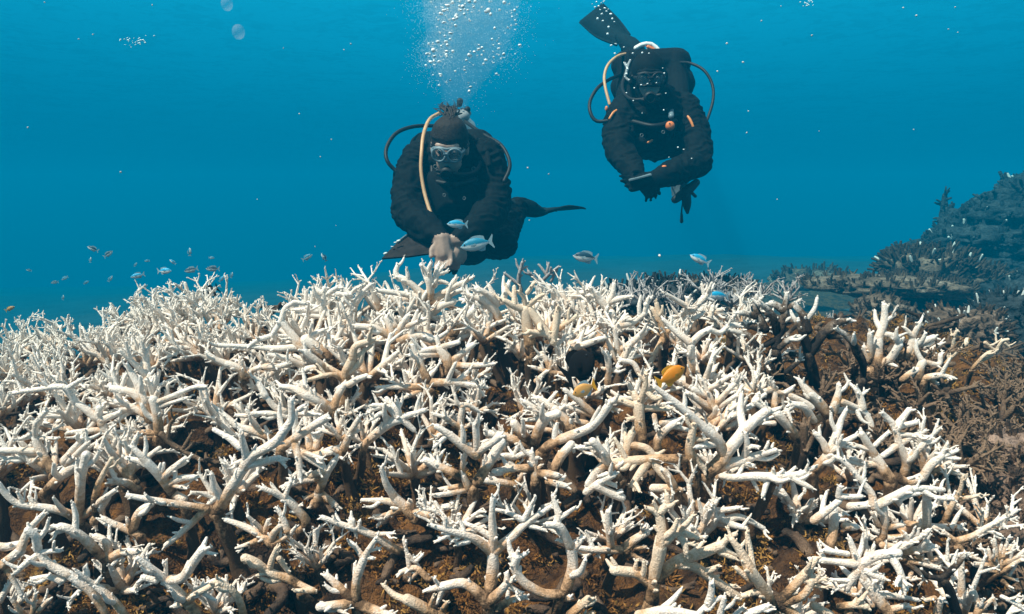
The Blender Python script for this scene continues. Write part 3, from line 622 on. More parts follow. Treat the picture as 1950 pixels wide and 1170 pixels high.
  "66 46 845 1050 830 940 760 850", "38 26 750 850 660 860 550 890", "32 28 760 900 500 910", "32 24 800 830 940 790", "40 26 870 980 980 890 1080 810", "40 20 880 1000 1080 1010 1270 990", "28 20 765 850 740 740", "30 24 950 1130 1045 1040", "26 18 1040 1010 1100 1000"]),
 ("fat white coral log leaning right just below the crest", 'T2', 'coral', -.01, (870, 780), ["54 36 880 720 950 610 1070 500"]),
 ("fanned white coral at the crest right of the left diver", 'T2', 'coral', .0, (1345, 720), [
  "52 40 1335 650 1280 500 1180 390", "36 24 1260 470 1130 430 1000 400", "32 20 1180 400 1000 340", "36 24 1300 430 1220 350 1110 290", "26 18 1270 360 1225 265", "36 26 1350 410 1400 260", "26 18 1210 450 1030 470"]),
 ("tan double trunk with white crown near the crest, centre right", 'T2', 'coral_tan', -.01, (1625, 930), [
  "60 52 1620 880 1580 640 1560 490", "40 26 1555 490 1450 450 1370 400", "42 36 1600 490 1690 610 1790 740", "26 18 1560 460 1550 380 1500 320", "30 22 1590 450 1720 350", "22 16 1580 330 1640 245", "30 20 1460 440 1460 280", "36 30 1820 790 1850 620 1870 480", "32 24 1780 720 1600 690", "24 18 1700 710 1590 740"]),
 ("grey dead antler coral poking above the crest, right of the left diver", 'T2', 'coral_grey', .35, (1690, 330), ["20 18 1690 330 1690 240", "18 13 1690 240 1610 160 1590 130", "18 12 1700 240 1780 160 1870 90", "14 10 1760 170 1720 110 1685 70", "14 10 1760 140 1780 60", "24 16 1520 320 1500 200 1535 50", "18 12 1480 240 1370 150", "14 10 1535 110 1570 90", "16 12 1800 220 1850 130"]),
 ("stout white coral with three raised arms on the crest, centre right", 'T3', 'coral', .0, (820, 700), ["48 38 800 520 740 440 690 390", "38 18 690 390 640 320 598 275", "34 22 760 440 810 350 825 250", "36 18 800 410 880 385 975 365", "36 38 840 660 800 520", "24 15 660 370 580 360"]),
 ("white coral rising right with forked ends, centre right", 'T3', 'coral', .0, (765, 860), ["42 32 775 820 860 650", "32 22 860 650 930 540", "40 30 880 635 1000 600 1110 520", "28 18 1110 520 1140 390", "24 16 1120 440 1170 380", "24 16 880 600 960 555"]),
 ("flat white coral arms above the round black fish", 'T3', 'coral', .02, (280, 930), ["34 26 290 870 400 810 560 770", "26 20 560 770 640 710", "40 26 300 900 550 810 750 740", "34 26 310 940 350 980", "26 18 370 820 360 730"]),
 ("white coral limb slanting right above the dark fish's head", 'T3', 'coral', .0, (800, 920), ["36 32 790 875 940 830 1110 690", "20 16 930 860 850 1020", "26 20 980 850 1110 880"]),
 ("tan-stemmed white coral with pointed tip, centre right", 'T3', 'coral_tan', .0, (1300, 780), ["40 22 1300 740 1255 600 1220 430", "26 18 1240 590 1180 475", "32 24 1290 740 1230 850 1160 980", "28 20 1310 700 1385 640", "24 16 1150 980 1180 1000"]),
 ("slim white Y-shaped coral behind the big yellow fish", 'T3', 'coral', .0, (1540, 1110), ["42 38 1540 1080 1540 820", "38 20 1530 790 1400 690 1285 580", "36 30 1550 790 1620 720 1710 670", "28 18 1710 670 1810 700 1900 630 1990 640", "22 15 1390 680 1380 620"]),
 ("white coral standing on the right crest with a high forked arm", 'T3', 'coral', .0, (1480, 740), ["42 34 1480 700 1500 540", "32 20 1500 540 1510 380", "36 24 1540 500 1650 390 1735 285", "22 15 1665 370 1640 255", "28 16 1490 450 1310 340", "26 18 1510 610 1640 530", "22 15 1690 380 1745 400", "26 18 1480 530 1350 560"]),
 ("small white coral hook on the right crest", 'T3', 'coral', .04, (1690, 690), ["30 24 1690 660 1745 460", "24 16 1750 515 1845 525", "22 14 1770 500 1840 480"]),
 ("pale coral finger below the dark fish", 'T3', 'coral', -.01, (765, 1200), ["32 28 765 1170 775 1000 755 890", "26 20 785 1060 860 1030", "28 22 1060 1080 1000 985 900 960", "24 16 740 1040 720 1030"]),
 ("broad tan-based white coral left of the round black fish", 'T3', 'coral_tan', .0, (235, 800), ["52 38 220 740 110 590 30 480", "34 28 200 730 40 680", "42 26 240 740 280 620 295 510", "30 22 320 660 470 550", "24 18 120 700 20 740"]),
 ("small twiggy white coral left of the dark fish", 'T3', 'coral', -.02, (235, 1110), ["24 18 235 1070 140 1040 60 1020", "24 18 230 1060 190 950 150 910 100 940", "26 16 245 1070 385 1085", "20 15 232 1050 245 960", "24 18 100 1150 200 1060"]),
 ("dense white coral tuft on the crest right of centre", 'T3', 'coral', .02, (470, 620), ["30 20 320 420 290 330 220 265", "28 18 380 430 320 260", "32 18 420 420 420 290", "32 24 440 365 580 310", "42 34 590 620 480 500", "36 24 590 600 540 420", "28 18 700 600 640 520", "32 22 680 740 720 600 745 520", "30 24 430 600 390 440", "28 20 270 500 170 450", "26 18 270 440 340 400"]),
 ("dark-based coral with white claws rising on the right crest", 'T4', 'coral_darkbase', .0, (620, 850), [
  "46 34 620 780 690 540 700 450", "34 20 700 450 710 380 725 290", "40 34 690 450 640 410 580 385", "26 18 740 420 840 355", "40 24 630 650 590 490 480 380", "44 34 520 620 460 490", "34 20 460 490 430 400 445 310", "36 26 430 500 300 465", "40 28 470 610 330 580 200 590", "22 18 190 600 110 650 0 630", "34 20 440 770 350 670 190 630", "34 28 590 730 530 765", "24 16 450 380 490 330"]),
 ("dark forked coral stem with a long white arm to the right", 'T4', 'coral_darkbase', -.02, (920, 880), ["46 36 925 830 880 680 830 570", "42 28 920 630 880 500 810 410", "22 16 800 600 700 690", "30 24 660 790 740 720 840 690", "52 44 940 830 1040 690 1150 590", "42 24 1150 590 1230 550 1315 540", "28 20 1120 690 1230 690", "28 22 720 1020 850 900", "24 16 760 850 860 860"]),
 ("leaning white coral tusk on the right crest", 'T4', 'coral_darkbase', .0, (1430, 1110), ["28 42 1430 1060 1430 940 1380 840", "42 22 1380 840 1310 710 1190 620"]),
 ("tall upright white coral post with a split top, right crest", 'T5', 'coral', .0, (560, 870), ["60 42 575 790 600 560", "42 26 600 560 650 400 655 250", "28 16 655 400 740 350", "18 12 655 290 690 255", "28 22 640 520 720 530 775 590", "44 36 590 790 700 760 790 620", "28 22 510 770 465 640", "34 26 515 740 525 520", "24 18 510 860 560 780"]),
 ("white coral of crowded upright arms on the right crest", 'T5', 'coral', .0, (850, 790), ["46 30 800 750 890 660 920 550", "30 20 920 550 950 480 985 415", "28 16 910 530 840 460", "46 30 900 740 940 630 1110 550", "46 28 980 700 1050 710 1130 710", "26 18 1030 690 1180 610", "32 24 820 890 900 770", "28 20 780 810 840 880", "28 18 1020 640 1100 600"]),
 ("white coral with flat arms at the right rim of the slope", 'T5', 'coral', -.01, (1000, 980), ["46 38 955 930 980 850 1010 780", "30 28 820 940 890 890 960 850", "40 28 1000 930 1100 915 1180 900", "28 16 1180 900 1300 930", "28 16 1080 940 1145 980", "26 20 1030 780 1160 800 1175 720"]),
 ("thin twig coral with pale knobs beside the right rim", 'T5', 'coral_tan', .1, (1140, 900), ["18 16 1150 870 1270 740 1410 610", "22 22 1400 620 1415 600", "16 14 1280 680 1300 560", "16 16 1300 540 1330 490", "16 12 1280 530 1310 530"]),
 ("thin forked pale twig coral near the right edge", 'T5', 'coral_tan', .1, (1460, 870), ["18 16 1470 840 1560 740 1650 670", "18 15 1540 780 1670 700", "18 15 1590 600 1690 680", "18 16 1690 680 1740 590 1800 570", "15 12 1770 600 1800 630"]),
 ("massive white coral log cluster, upper left of centre", 'T1', 'coral', .0, (1160, 940), [
  "62 54 1150 890 1050 800 940 720", "50 30 900 800 820 690 720 560", "30 22 710 550 745 430 830 370", "26 20 830 370 920 385", "30 24 700 560 620 690", "40 24 900 790 650 800 400 780", "24 20 400 780 120 770", "28 20 600 690 500 720 420 770", "30 24 1160 870 1220 820", "30 24 940 700 1100 630"]),
 ("white coral with many straight arms above the log cluster", 'T1', 'coral', .02, (1280, 680), [
  "38 30 1380 530 1390 400 1480 270", "26 22 1480 270 1540 210", "34 24 1370 520 1270 560 1160 600", "28 18 1230 490 1280 380 1410 235", "28 20 1350 310 1265 225", "34 22 1090 480 1110 240", "26 20 1130 300 1235 230", "28 20 1090 290 1010 240", "30 22 1060 450 850 440", "28 20 1060 430 950 370", "22 16 935 360 940 265", "28 20 1000 360 1005 290", "30 24 1080 500 920 490", "30 24 1500 540 1600 580 1640 600", "40 34 1180 620 1380 690 1480 740", "30 22 1240 290 1320 300"]),
 ("tan antler coral with a low V, centre left", 'T1', 'coral_tan', -.01, (1310, 1200), [
  "50 40 1310 1170 1310 1020 1370 900", "40 30 1370 900 1400 780 1550 725", "22 16 1390 890 1540 780", "30 22 1290 1060 1150 970", "28 20 1280 1090 1170 1040 900 1110", "44 40 1300 1200 1260 1310 1190 1400", "42 26 1200 1400 1040 1320 870 1210"]),
 ("white coral limb running left below the log cluster", 'T1', 'coral', .0, (1170, 1060), ["42 34 1150 1010 1040 920 930 830", "38 30 1150 1020 1040 980 930 990", "36 22 900 960 760 890 600 860", "22 16 650 870 640 930", "24 16 940 990 920 1030"]),
 ("bent white coral elbow over dark turf, centre left", 'M1', 'coral', .0, (1200, 400), ["40 32 1190 330 1100 270 980 180 880 110", "44 40 1180 370 1060 270 940 210", "40 26 940 210 830 150 710 130", "40 34 1200 310 1240 200 1290 120", "36 26 1340 110 1420 60 1500 30"]),
 ("white coral reaching up-left with a forked end, left of centre", 'T1', 'coral', .0, (360, 1120), ["44 36 350 1080 340 1000 200 940", "34 22 200 940 100 900 20 840", "38 22 360 1060 340 960 330 890", "34 22 390 1060 450 1000 520 970", "30 22 560 970 720 960 770 940", "26 18 640 1020 580 1070"]),
]

hash_rng = random.Random(5)

def nubs(mb, c, r, t, rng, count, age):
    n = len(c)
    for _ in range(count):
        i = rng.randint(int(n * 0.25), n - 1)
        v = np.array([rng.gauss(0, 1) for _ in range(3)])
        v -= t[i] * np.dot(v, t[i])
        v /= np.linalg.norm(v) + 1e-9
        d = v * 0.85 + t[i] * 0.75 + np.array([0, 0, 0.15])
        d /= np.linalg.norm(d)
        rr = max(0.0011, r[i] * rng.uniform(0.30, 0.60))
        L = rr * rng.uniform(1.4, 4.2)
        mb.tube([c[i] + d * r[i] * 0.3, c[i] + d * (r[i] * 0.6 + L * .5), c[i] + d * (r[i] * 0.6 + L)], [rr, rr * .9, rr * 0.55], sides=7, age=(age * 0.3, 0), wob=0.1)

def crown(mb, tip, r, t, rng):
    """The small axial corallites that finish a growing tip."""
    for _ in range(rng.choice((1, 2, 2, 3))):
        v = np.array([rng.gauss(0, 1) for _ in range(3)])
        d = t * 0.9 + v * 0.42
        d /= np.linalg.norm(d)
        rr = max(0.0012, r * rng.uniform(0.45, 0.65))
        L = rr * rng.uniform(2.2, 4.0)
        mb.tube([tip - t * r * .4, tip + d * L], [rr * 1.1, rr * 0.6], sides=7, age=(0, 0), wob=0.1)

def stem(root, rad, material, th, seed, lean=(0, 0.03)):
    """Old, turf-covered foot that carries the living limbs down to the reef."""
    mb = MB()
    zg = terrain_z(root[0] + lean[0], root[1] + lean[1]) - 0.015
    foot = np.array([root[0] + lean[0], root[1] + lean[1], min(zg, root[2] - 0.03)])
    mid = (root + foot) / 2 + np.array([0.006 * math.sin(seed), 0.004, 0])
    mb.tube([root + np.array([0, 0, rad * .3]), mid, foot], [rad * 0.95, rad * 0.9, rad * 1.5], sides=12, age=(0.56, 0.95), wob=0.45, seed=seed)  # turf brown taken darker, painting in the shade among the limbs
    return mb.build('stem', material, th, origin=root)

def traced(idx, label, tile, material, near, rootpx, limbs):
    ox, oy = TILES[tile]
    rng = random.Random(1000 + idx)
    tp = lambda x, y: (ox + x / ZOOM, oy + y / ZOOM)
    rx, ry = tp(*rootpx)
    d0 = hit(rx, min(ry, 1290)) + near
    root = P(rx, ry, d0)
    th = thing('staghorn_coral', label, 'coral', root, FIELD)
    mpp = d0 / ray(rx, ry)[1] / F_PX / ZOOM                   # metres per tile pixel at the root
    known = []
    rmax = 0
    m = M[material]
    for k, s in enumerate(limbs):
        q = [float(t) for t in s.split()]
        r0, r1, xy = q[0], q[1], np.array(q[2:]).reshape(-1, 2)
        start = 0.0
        attached = 0.0
        best = 1e9
        for kx, ky, kd, ka in known:
            e = (kx - xy[0, 0]) ** 2 + (ky - xy[0, 1]) ** 2
            if e < best:
                best, start, attached = e, kd, ka
        if best > 170 ** 2:
            start = 0.0
            attached = math.hypot(xy[0, 0] - rootpx[0], xy[0, 1] - rootpx[1]) * mpp
        run = np.concatenate([[0], np.cumsum(np.linalg.norm(np.diff(xy, axis=0), axis=1))])
        slope = rng.uniform(-0.55, 0.30)
        dd = start + slope * run * mpp * (1 - 0.3 * run / (run[-1] + 1e-9))
        pts = np.array([P(*tp(x, y), d0 + e) for (x, y), e in zip(xy, dd)])
        for i in range(len(xy)):
            known.append((xy[i, 0], xy[i, 1], dd[i], attached + run[i] * mpp))
        for i in range(len(xy) - 1):
            for f in (0.33, 0.66):
                known.append((*(xy[i] * (1 - f) + xy[i + 1] * f), dd[i] * (1 - f) + dd[i + 1] * f, attached + (run[i] * (1 - f) + run[i + 1] * f) * mpp))
        rads = np.linspace(r0, r1, len(xy)) * mpp * 0.96
        rmax = max(rmax, rads[0])
        a0 = max(0.0, 0.60 - attached * 6.5) + (0.12 if r0 > 44 else 0)
        a1 = max(0.0, 0.45 - (attached + run[-1] * mpp) * 8.0)
        if material == 'coral_darkbase':
            a0, a1 = max(0.0, 0.92 - attached * 4.5), max(0.0, 0.80 - (attached + run[-1] * mpp) * 5.5)
        mb = MB()
        c, r, t = mb.tube(pts, rads, sides=12, step=rads.mean() * 0.8, age=(a0, a1), wob=0.17, seed=idx + k * .3)
        L = run[-1] * mpp
        if r1 < 40:
            crown(mb, c[-1], r[-1], t[-1], rng)
        nubs(mb, c, r, t, rng, int(min(14, L / (rads.mean() * 3.6) + rng.random())), a1)
        for _ in range(int(L / (rads.mean() * 11) + rng.random() * .8)):       # short side shoots
            i = rng.randint(int(len(c) * .3), len(c) - 1)
            v = np.array([rng.gauss(0, 1) for _ in range(3)])
            v -= t[i] * np.dot(v, t[i])
            v /= np.linalg.norm(v) + 1e-9
            d = t[i] * .65 + v * .8 + np.array([0, -.1, .45])
            d /= np.linalg.norm(d)
            sl = r[i] * rng.uniform(3.0, 6.0)
            c2, r2, t2 = mb.tube([c[i], c[i] + d * sl * .55 + v * .1 * sl, c[i] + d * sl + np.array([0, 0, .12 * sl])], [r[i] * .72, r[i] * .62, r[i] * .38], sides=9, age=(a1, 0), wob=.14, seed=k + i)
            crown(mb, c2[-1], r2[-1], t2[-1], rng)
        mb.build('branch', m, th, origin=root)
    stem(root, min(rmax * 1.15, 0.017), m, th, idx, (rng.uniform(-.03, .03), rng.uniform(.015, .05)))
    return th

for _i, _c in enumerate(CORALS):
    traced(_i, *_c)

# ------------------------------------------------------------------ further corals, grown by rule
def grow(mb, p, d, r, L, lvl, rng, age, up=0.25):
    d = d / np.linalg.norm(d)
    side = np.array([rng.gauss(0, 1) for _ in range(3)])
    side -= d * np.dot(side, d)
    side /= np.linalg.norm(side) + 1e-9
    bend = side * L * rng.uniform(0.03, 0.16) + np.array([0, 0, up * L * 0.25])
    pts = [p, p + d * L * 0.5 + bend * 0.5, p + d * L + bend]
    c, rr, t = mb.tube(pts, [r, r * .84, r * .52], sides=7, step=r * 1.3, age=age, wob=0.14, seed=rng.random() * 9)
    crown(mb, c[-1], rr[-1], t[-1], rng)
    nubs(mb, c, rr, t, rng, rng.randint(2, 4) if lvl > 0 else rng.randint(0, 2), 0)
    if lvl > 0:
        for _ in range(rng.choice((1, 2, 2, 3))):
            i = rng.randint(int(len(c) * 0.35), len(c) - 1)
            v = np.array([rng.gauss(0, 1) for _ in range(3)])
            v -= t[i] * np.dot(v, t[i])
            v /= np.linalg.norm(v) + 1e-9
            q = rng.uniform(0.6, 1.0)
            grow(mb, c[i], t[i] * math.cos(q) + v * math.sin(q) + np.array([0, 0, 0.12]), rr[i] * 0.85, L * rng.uniform(0.40, 0.68), lvl - 1, rng, (age[1], 0), up)

def prototype(name, seed, n, r, L, lvl, flat, material, spread=(0.12, 0.85)):
    rng = random.Random(seed)
    th = thing(name, None, 'coral')
    for k in range(n):
        az = 2 * math.pi * (k + rng.uniform(-.3, .3)) / n
        el = rng.uniform(*spread) * math.pi / 2
        d = np.array([math.cos(az) * math.cos(el), math.sin(az) * math.cos(el), math.sin(el) * flat])
        mb = MB()
        grow(mb, np.array([0, 0, 0.0]), d, r * rng.uniform(.85, 1.15), L * rng.uniform(.75, 1.2), lvl, rng, (0.54, 0.04))
        mb.build('branch', material, th)
    mb = MB()
    mb.tube([(0, 0, 0.004), (0.004, 0.003, -0.04), (0.0, 0.008, -0.115)], [r * 1.1, r * 1.2, r * 1.8], sides=9, age=(.58, .95), wob=.45, seed=seed)  # turf-covered foot, shade of the gaps also put into its colour
    mb.build('stem', material, th)
    return th

used = set()
def place(proto, x, y, z, rz, s, label, group, tilt=(0, 0)):
    o = proto if proto.name not in used else copy_tree(proto)
    used.add(proto.name)
    o.location = (float(x), float(y), float(z))
    o.rotation_euler = (tilt[0], tilt[1], rz)
    o.scale = (s, s, s)
    o['label'], o['category'], o['group'] = label, 'coral', group
    return o

ORD = ['leftmost', 'second', 'third', 'fourth', 'fifth', 'sixth', 'seventh', 'eighth', 'ninth', 'tenth', 'eleventh', 'twelfth', 'thirteenth', 'fourteenth', 'fifteenth', 'sixteenth', 'seventeenth', 'eighteenth', 'nineteenth', 'twentieth']
rngF = random.Random(77)
dense = [prototype('staghorn_coral', 200 + i, rngF.choice((6, 7)), 0.0064, 0.062, 2, 1.0, M['coral']) for i in range(9)]
slim = [prototype('staghorn_coral', 300 + i, rngF.choice((6, 7)), 0.0050, 0.052, 2, 1.0, M['coral']) for i in range(6)]

def scatter(box, gap, tries, rng, taken):
    out = []
    for _ in range(tries):
        px, py = rng.uniform(box[0], box[2]), rng.uniform(box[1], box[3])
        d = hit(px, py)
        p = P(px, py, d)
        if d > 1.77:
            continue
        if all((p[0] - q[0]) ** 2 + (p[1] - q[1]) ** 2 > gap ** 2 for q in taken):
            taken.append((p[0], p[1]))
            out.append((px, py, p))
    return out

ZONES = [
 ("slim white coral in the dense bank at the far left of the crest", (-40, 640, 215, 745), .062, slim, 1.05, -.03),
 ("slim white coral in the dense bank under the left fish school", (215, 585, 430, 700), .058, slim, 1.05, -.012),
 ("white coral in the thicket left of the log cluster", (430, 610, 560, 720), .068, slim, 1.0, -.035),
 ("white coral in the packed left-hand slope below the bank", (-60, 745, 330, 900), .072, dense, 0.95, -.025),
 ("white coral filling in behind the log cluster on the crest", (560, 585, 830, 660), .07, dense, 0.95, -.025),
 ("white coral tucked between the burst-armed and star-shaped corals", (560, 660, 830, 760), .08, dense, 0.95, -.03),
 ("white coral packed behind the fanned crest corals, centre", (880, 590, 1160, 665), .07, dense, 0.95, -.01),
 ("white coral in the thinning crest near the slim Y-shaped coral", (1170, 600, 1440, 690), .08, dense, 0.9, -.015),
 ("small white coral low between the yellow fish and the right crest", (1190, 705, 1440, 790), .08, dense, 0.85, -.03),
 ("small white coral low in the gaps of the middle left slope", (330, 720, 620, 900), .09, dense, 0.9, -.035),
 ("small white coral low in front of the star-shaped coral", (620, 760, 800, 900), .12, dense, 0.8, -.045),
 ("small white coral low around the wide V", (880, 780, 1190, 930), .13, dense, 0.75, -.055),
 ("small white coral low in the gaps of the right slope", (1180, 800, 1780, 960), .12, dense, 0.8, -.055),
 ("small white coral low in the gaps of the lower left slope", (-20, 900, 420, 1180), .13, dense, 0.75, -.055),
 ("small white coral low in the right corner gaps", (1500, 960, 1880, 1180), .095, slim, 0.9, -.03),
 ("slim white coral wedged between the foreground limbs", (250, 820, 1700, 1080), .10, slim, 0.8, -.04),
 ("slim white coral on the brow around the dark hollow", (480, 680, 1200, 830), .07, slim, 0.85, -.035),
 ("small white coral low at the bottom edge, centre right", (1080, 960, 1500, 1190), .16, slim, 0.8, -.06),
]
taken = []
for text, box, gap, protos, size, low in ZONES:
    got = sorted(scatter(box, gap, 260, rngF, taken)[:20], key=lambda g: g[0])
    for i, (px, py, p) in enumerate(got):
        pr = protos[rngF.randrange(len(protos))]
        s = size * rngF.uniform(.85, 1.2)
        lab = f"{ORD[i] if i < len(ORD) else 'farther right'} {text}" if len(got) > 1 else text
        place(pr, p[0], p[1], p[2] + low + rngF.uniform(-.012, .012), rngF.uniform(0, 6.28), s, lab, FIELD, (rngF.uniform(-.2, .35), rngF.uniform(-.25, .25)))

# dead, brown thickets: the right-hand rubble slope and the far side of the crest
twig = [prototype('dead_coral', 500 + i, rngF.choice((6, 7, 8)), 0.0036, 0.036, 2, 0.8, M['coral_dead'], (0.05, 0.8)) for i in range(6)]
greyp = [prototype('dead_coral', 600 + i, rngF.choice((8, 9)), 0.0046, 0.062, 2, 1.0, M['coral_grey'], (0.1, 0.8)) for i in range(4)]
DEAD = 'dead brown staghorn corals on the right-hand rubble slope'
takenD = []
for text, box, gap, size, cnt in [
 ("dead brown twig coral in the thicket on the upper right rubble slope", (1690, 680, 1990, 800), .058, 1.15, 20),
 ("dead brown twig coral in the thicket on the middle right rubble slope", (1760, 800, 1990, 900), .052, 1.1, 20),
 ("dead brown twig coral on the dark rubble at the lower right edge", (1850, 900, 2000, 1060), .055, 1.0, 14),
 ("dead brown twig coral between the white corals of the right crest", (1440, 650, 1720, 760), .07, 1.0, 18)]:
    got = sorted(scatter(box, gap, 160, rngF, takenD)[:cnt], key=lambda g: g[0])
    for i, (px, py, p) in enumerate(got):
        place(twig[rngF.randrange(6)], p[0], p[1], terrain_z(p[0], p[1]) + 0.040, rngF.uniform(0, 6.28), size * rngF.uniform(.85, 1.25), f"{ORD[i]} {text}", DEAD, (rngF.uniform(-.3, .3), rngF.uniform(-.3, .3)))
GREY = 'grey dead staghorn corals behind the crest'
for i, (px, py, d, s, lab) in enumerate([
 (1110, 585, 2.30, 1.0, "faint grey dead coral behind the crest, right of the left diver"),
 (1170, 590, 2.20, 1.1, "grey dead coral thicket with pale tips behind the crest, left part"),
 (1235, 585, 2.25, 1.15, "grey dead coral thicket with pale tips behind the crest, middle part"),
 (1290, 590, 2.15, 1.0, "grey dead coral thicket with pale tips behind the crest, right part"),
 (1350, 565, 2.45, 1.2, "grey dead coral mound top behind the blue fish on the crest"),
 (1395, 585, 2.35, 1.1, "grey dead coral low beside the blue fish on the crest"),
 (1445, 570, 2.05, .8, "grey twig coral behind the dark-based coral, left"),
 (1500, 575, 2.05, .85, "grey twig coral behind the dark-based coral, right"),
 (1560, 640, 1.95, .8, "grey twig coral between the dark-based and dark forked corals"),
 (1620, 650, 1.95, .8, "grey twig coral left of the tall upright post"),
 (905, 575, 2.0, .8, "grey twig coral in the notch of the crest at the centre"),
 (700, 565, 2.1, .6, "grey twig coral behind the crest left of the diver's slate")]):
    place(greyp[i % 4], *P(px, py, d), i * 1.7, s, lab, GREY, (0.1, 0))

# ------------------------------------------------------------------ turf algae, rubble
def algae_mat():
    def f(nt, bs):
        a = noise_tex(nt, 14, 3, 0.6)
        b = noise_tex(nt, 300, 2)
        r = ramp(nt, a.outputs['Fac'], [(0.34, (0.055, 0.032, 0.016)), (0.46, (0.26, 0.115, 0.028)), (0.55, (0.36, 0.20, 0.055)), (0.64, (0.045, 0.029, 0.018))])
        r2 = ramp(nt, b.outputs['Fac'], [(0.3, (0.6, 0.6, 0.6)), (0.7, (1.25, 1.25, 1.25))])
        nt.links.new(mixc(nt, 1, r.outputs[0], r2.outputs[0], 'MULTIPLY'), bs.inputs['Base Color'])
        bs.inputs['Roughness'].default_value = 0.9
        bs.inputs['Specular IOR Level'].default_value = 0.1
        bs.inputs['Subsurface Weight'].default_value = 0.0
    return mat('turf_algae', f)

rngA = random.Random(11)
vs, fs = [], []
npr = np.random.default_rng(8)
kk = 0
for _ in range(6800):
    x, y = rngA.uniform(-1.15, 1.25), 0.56 + 1.3 * rngA.random() ** 1.9
    if fbm(x * 4.5 + 9, y * 4.5, 2.0, 3) < -0.26:
        continue
    R = rngA.uniform(0.007, 0.026)
    cz = terrain_z(x, y)
    n = int(40 + R * 2600)
    v = npr.normal(size=(n, 3)); v[:, 2] = np.abs(v[:, 2]) * .9
    v /= np.linalg.norm(v, axis=1)[:, None]
    p = np.array([x, y, cz - .003]) + v * R * npr.uniform(.3, 1, (n, 1)) * np.array([1, 1, .8])
    d = v + npr.normal(0, .6, (n, 3)); d /= np.linalg.norm(d, axis=1)[:, None]
    sd = np.cross(d, npr.normal(size=(n, 3))); sd /= np.linalg.norm(sd, axis=1)[:, None] + 1e-9
    L = npr.uniform(.002, .0055, (n, 1)); w = npr.uniform(.0005, .0014, (n, 1))
    b = npr.normal(0, .35, (n, 3)) * L
    q = np.stack([p - sd * w, p + sd * w, p + d * L * .6 + sd * w + b, p + d * L * .6 - sd * w + b, p + d * L + b * 2.2], 1).reshape(-1, 3)
    vs.append(q)
    ix = kk + 5 * np.arange(n)
    fs += [(a, a + 1, a + 2, a + 3) for a in ix.tolist()] + [(a + 3, a + 2, a + 4) for a in ix.tolist()]
    kk += 5 * n
vs = np.vstack(vs)
me = bpy.data.meshes.new('turf_algae')
me.from_pydata(vs.tolist(), [], fs)
tag(link('turf_algae', me, algae_mat()), 'fuzzy rust and olive turf algae growing on the reef between the corals', 'algae', kind='stuff')

mb = MB()
for _ in range(1500):
    x, y = rngA.uniform(-1.25, 1.5), 0.58 + 1.35 * rngA.random() ** 1.2
    z = terrain_z(x, y) + rngA.uniform(.0, .012)
    L, r = rngA.uniform(.015, .085), rngA.uniform(.003, .0075)
    c = np.array([x, y, z])
    a = rngA.uniform(0, 6.28)
    d = np.array([math.cos(a), math.sin(a), rngA.uniform(-.25, .55)])
    q = np.array([rngA.gauss(0, .16), rngA.gauss(0, .16), rngA.gauss(0, .12)]) * L
    mb.tube([c, c + d * L * .5 + q, c + d * L], [r, r * .95, r * .75], sides=8, age=(.25, .6), wob=.5, seed=x * 9)
    for _ in range(rngA.choice((0, 1, 1, 2))):
        e = d * .5 + np.array([rngA.gauss(0, .7), rngA.gauss(0, .7), rngA.uniform(0, .7)])
        mb.tube([c + d * L * .5 + q, c + d * L * .5 + q + e * L * rngA.uniform(.25, .5)], [r * .8, r * .55], sides=7, age=(.25, .45), wob=.5, seed=x * 5)
tag(mb.build('coral_rubble', M['coral_dead']), 'broken brown coral rubble strewn between the living corals', 'rubble', kind='stuff')

# ------------------------------------------------------------------ reef outcrops at the right and far back
def rock_mat(name, a, b, c):
    def f(nt, bs):
        n = noise_tex(nt, 6, 5, .65)
        n2 = noise_tex(nt, 38, 4, .65)
        r = ramp(nt, n.outputs['Fac'], [(.32, a), (.52, b), (.70, c)])
        r2 = ramp(nt, n2.outputs['Fac'], [(.36, (.45, .45, .45)), (.64, (1.6, 1.55, 1.5))])
        nt.links.new(mixc(nt, 1, r.outputs[0], r2.outputs[0], 'MULTIPLY'), bs.inputs['Base Color'])
        bs.inputs['Roughness'].default_value = .95
        bs.inputs['Specular IOR Level'].default_value = .1
        bump(nt, bs, n2.outputs['Fac'], .9, .03)
    return mat(name, f)
M['rock_brown'] = rock_mat('brown_reef_rock', (.06, .042, .032), (.17, .115, .085), (.26, .19, .155))
M['rock_dark'] = rock_mat('dark_reef_rock', (.016, .022, .026), (.034, .042, .048), (.06, .066, .07))
M['pale_knob'] = simple('pale_coral_knob', (.62, .58, .55), .8, .25, 60)

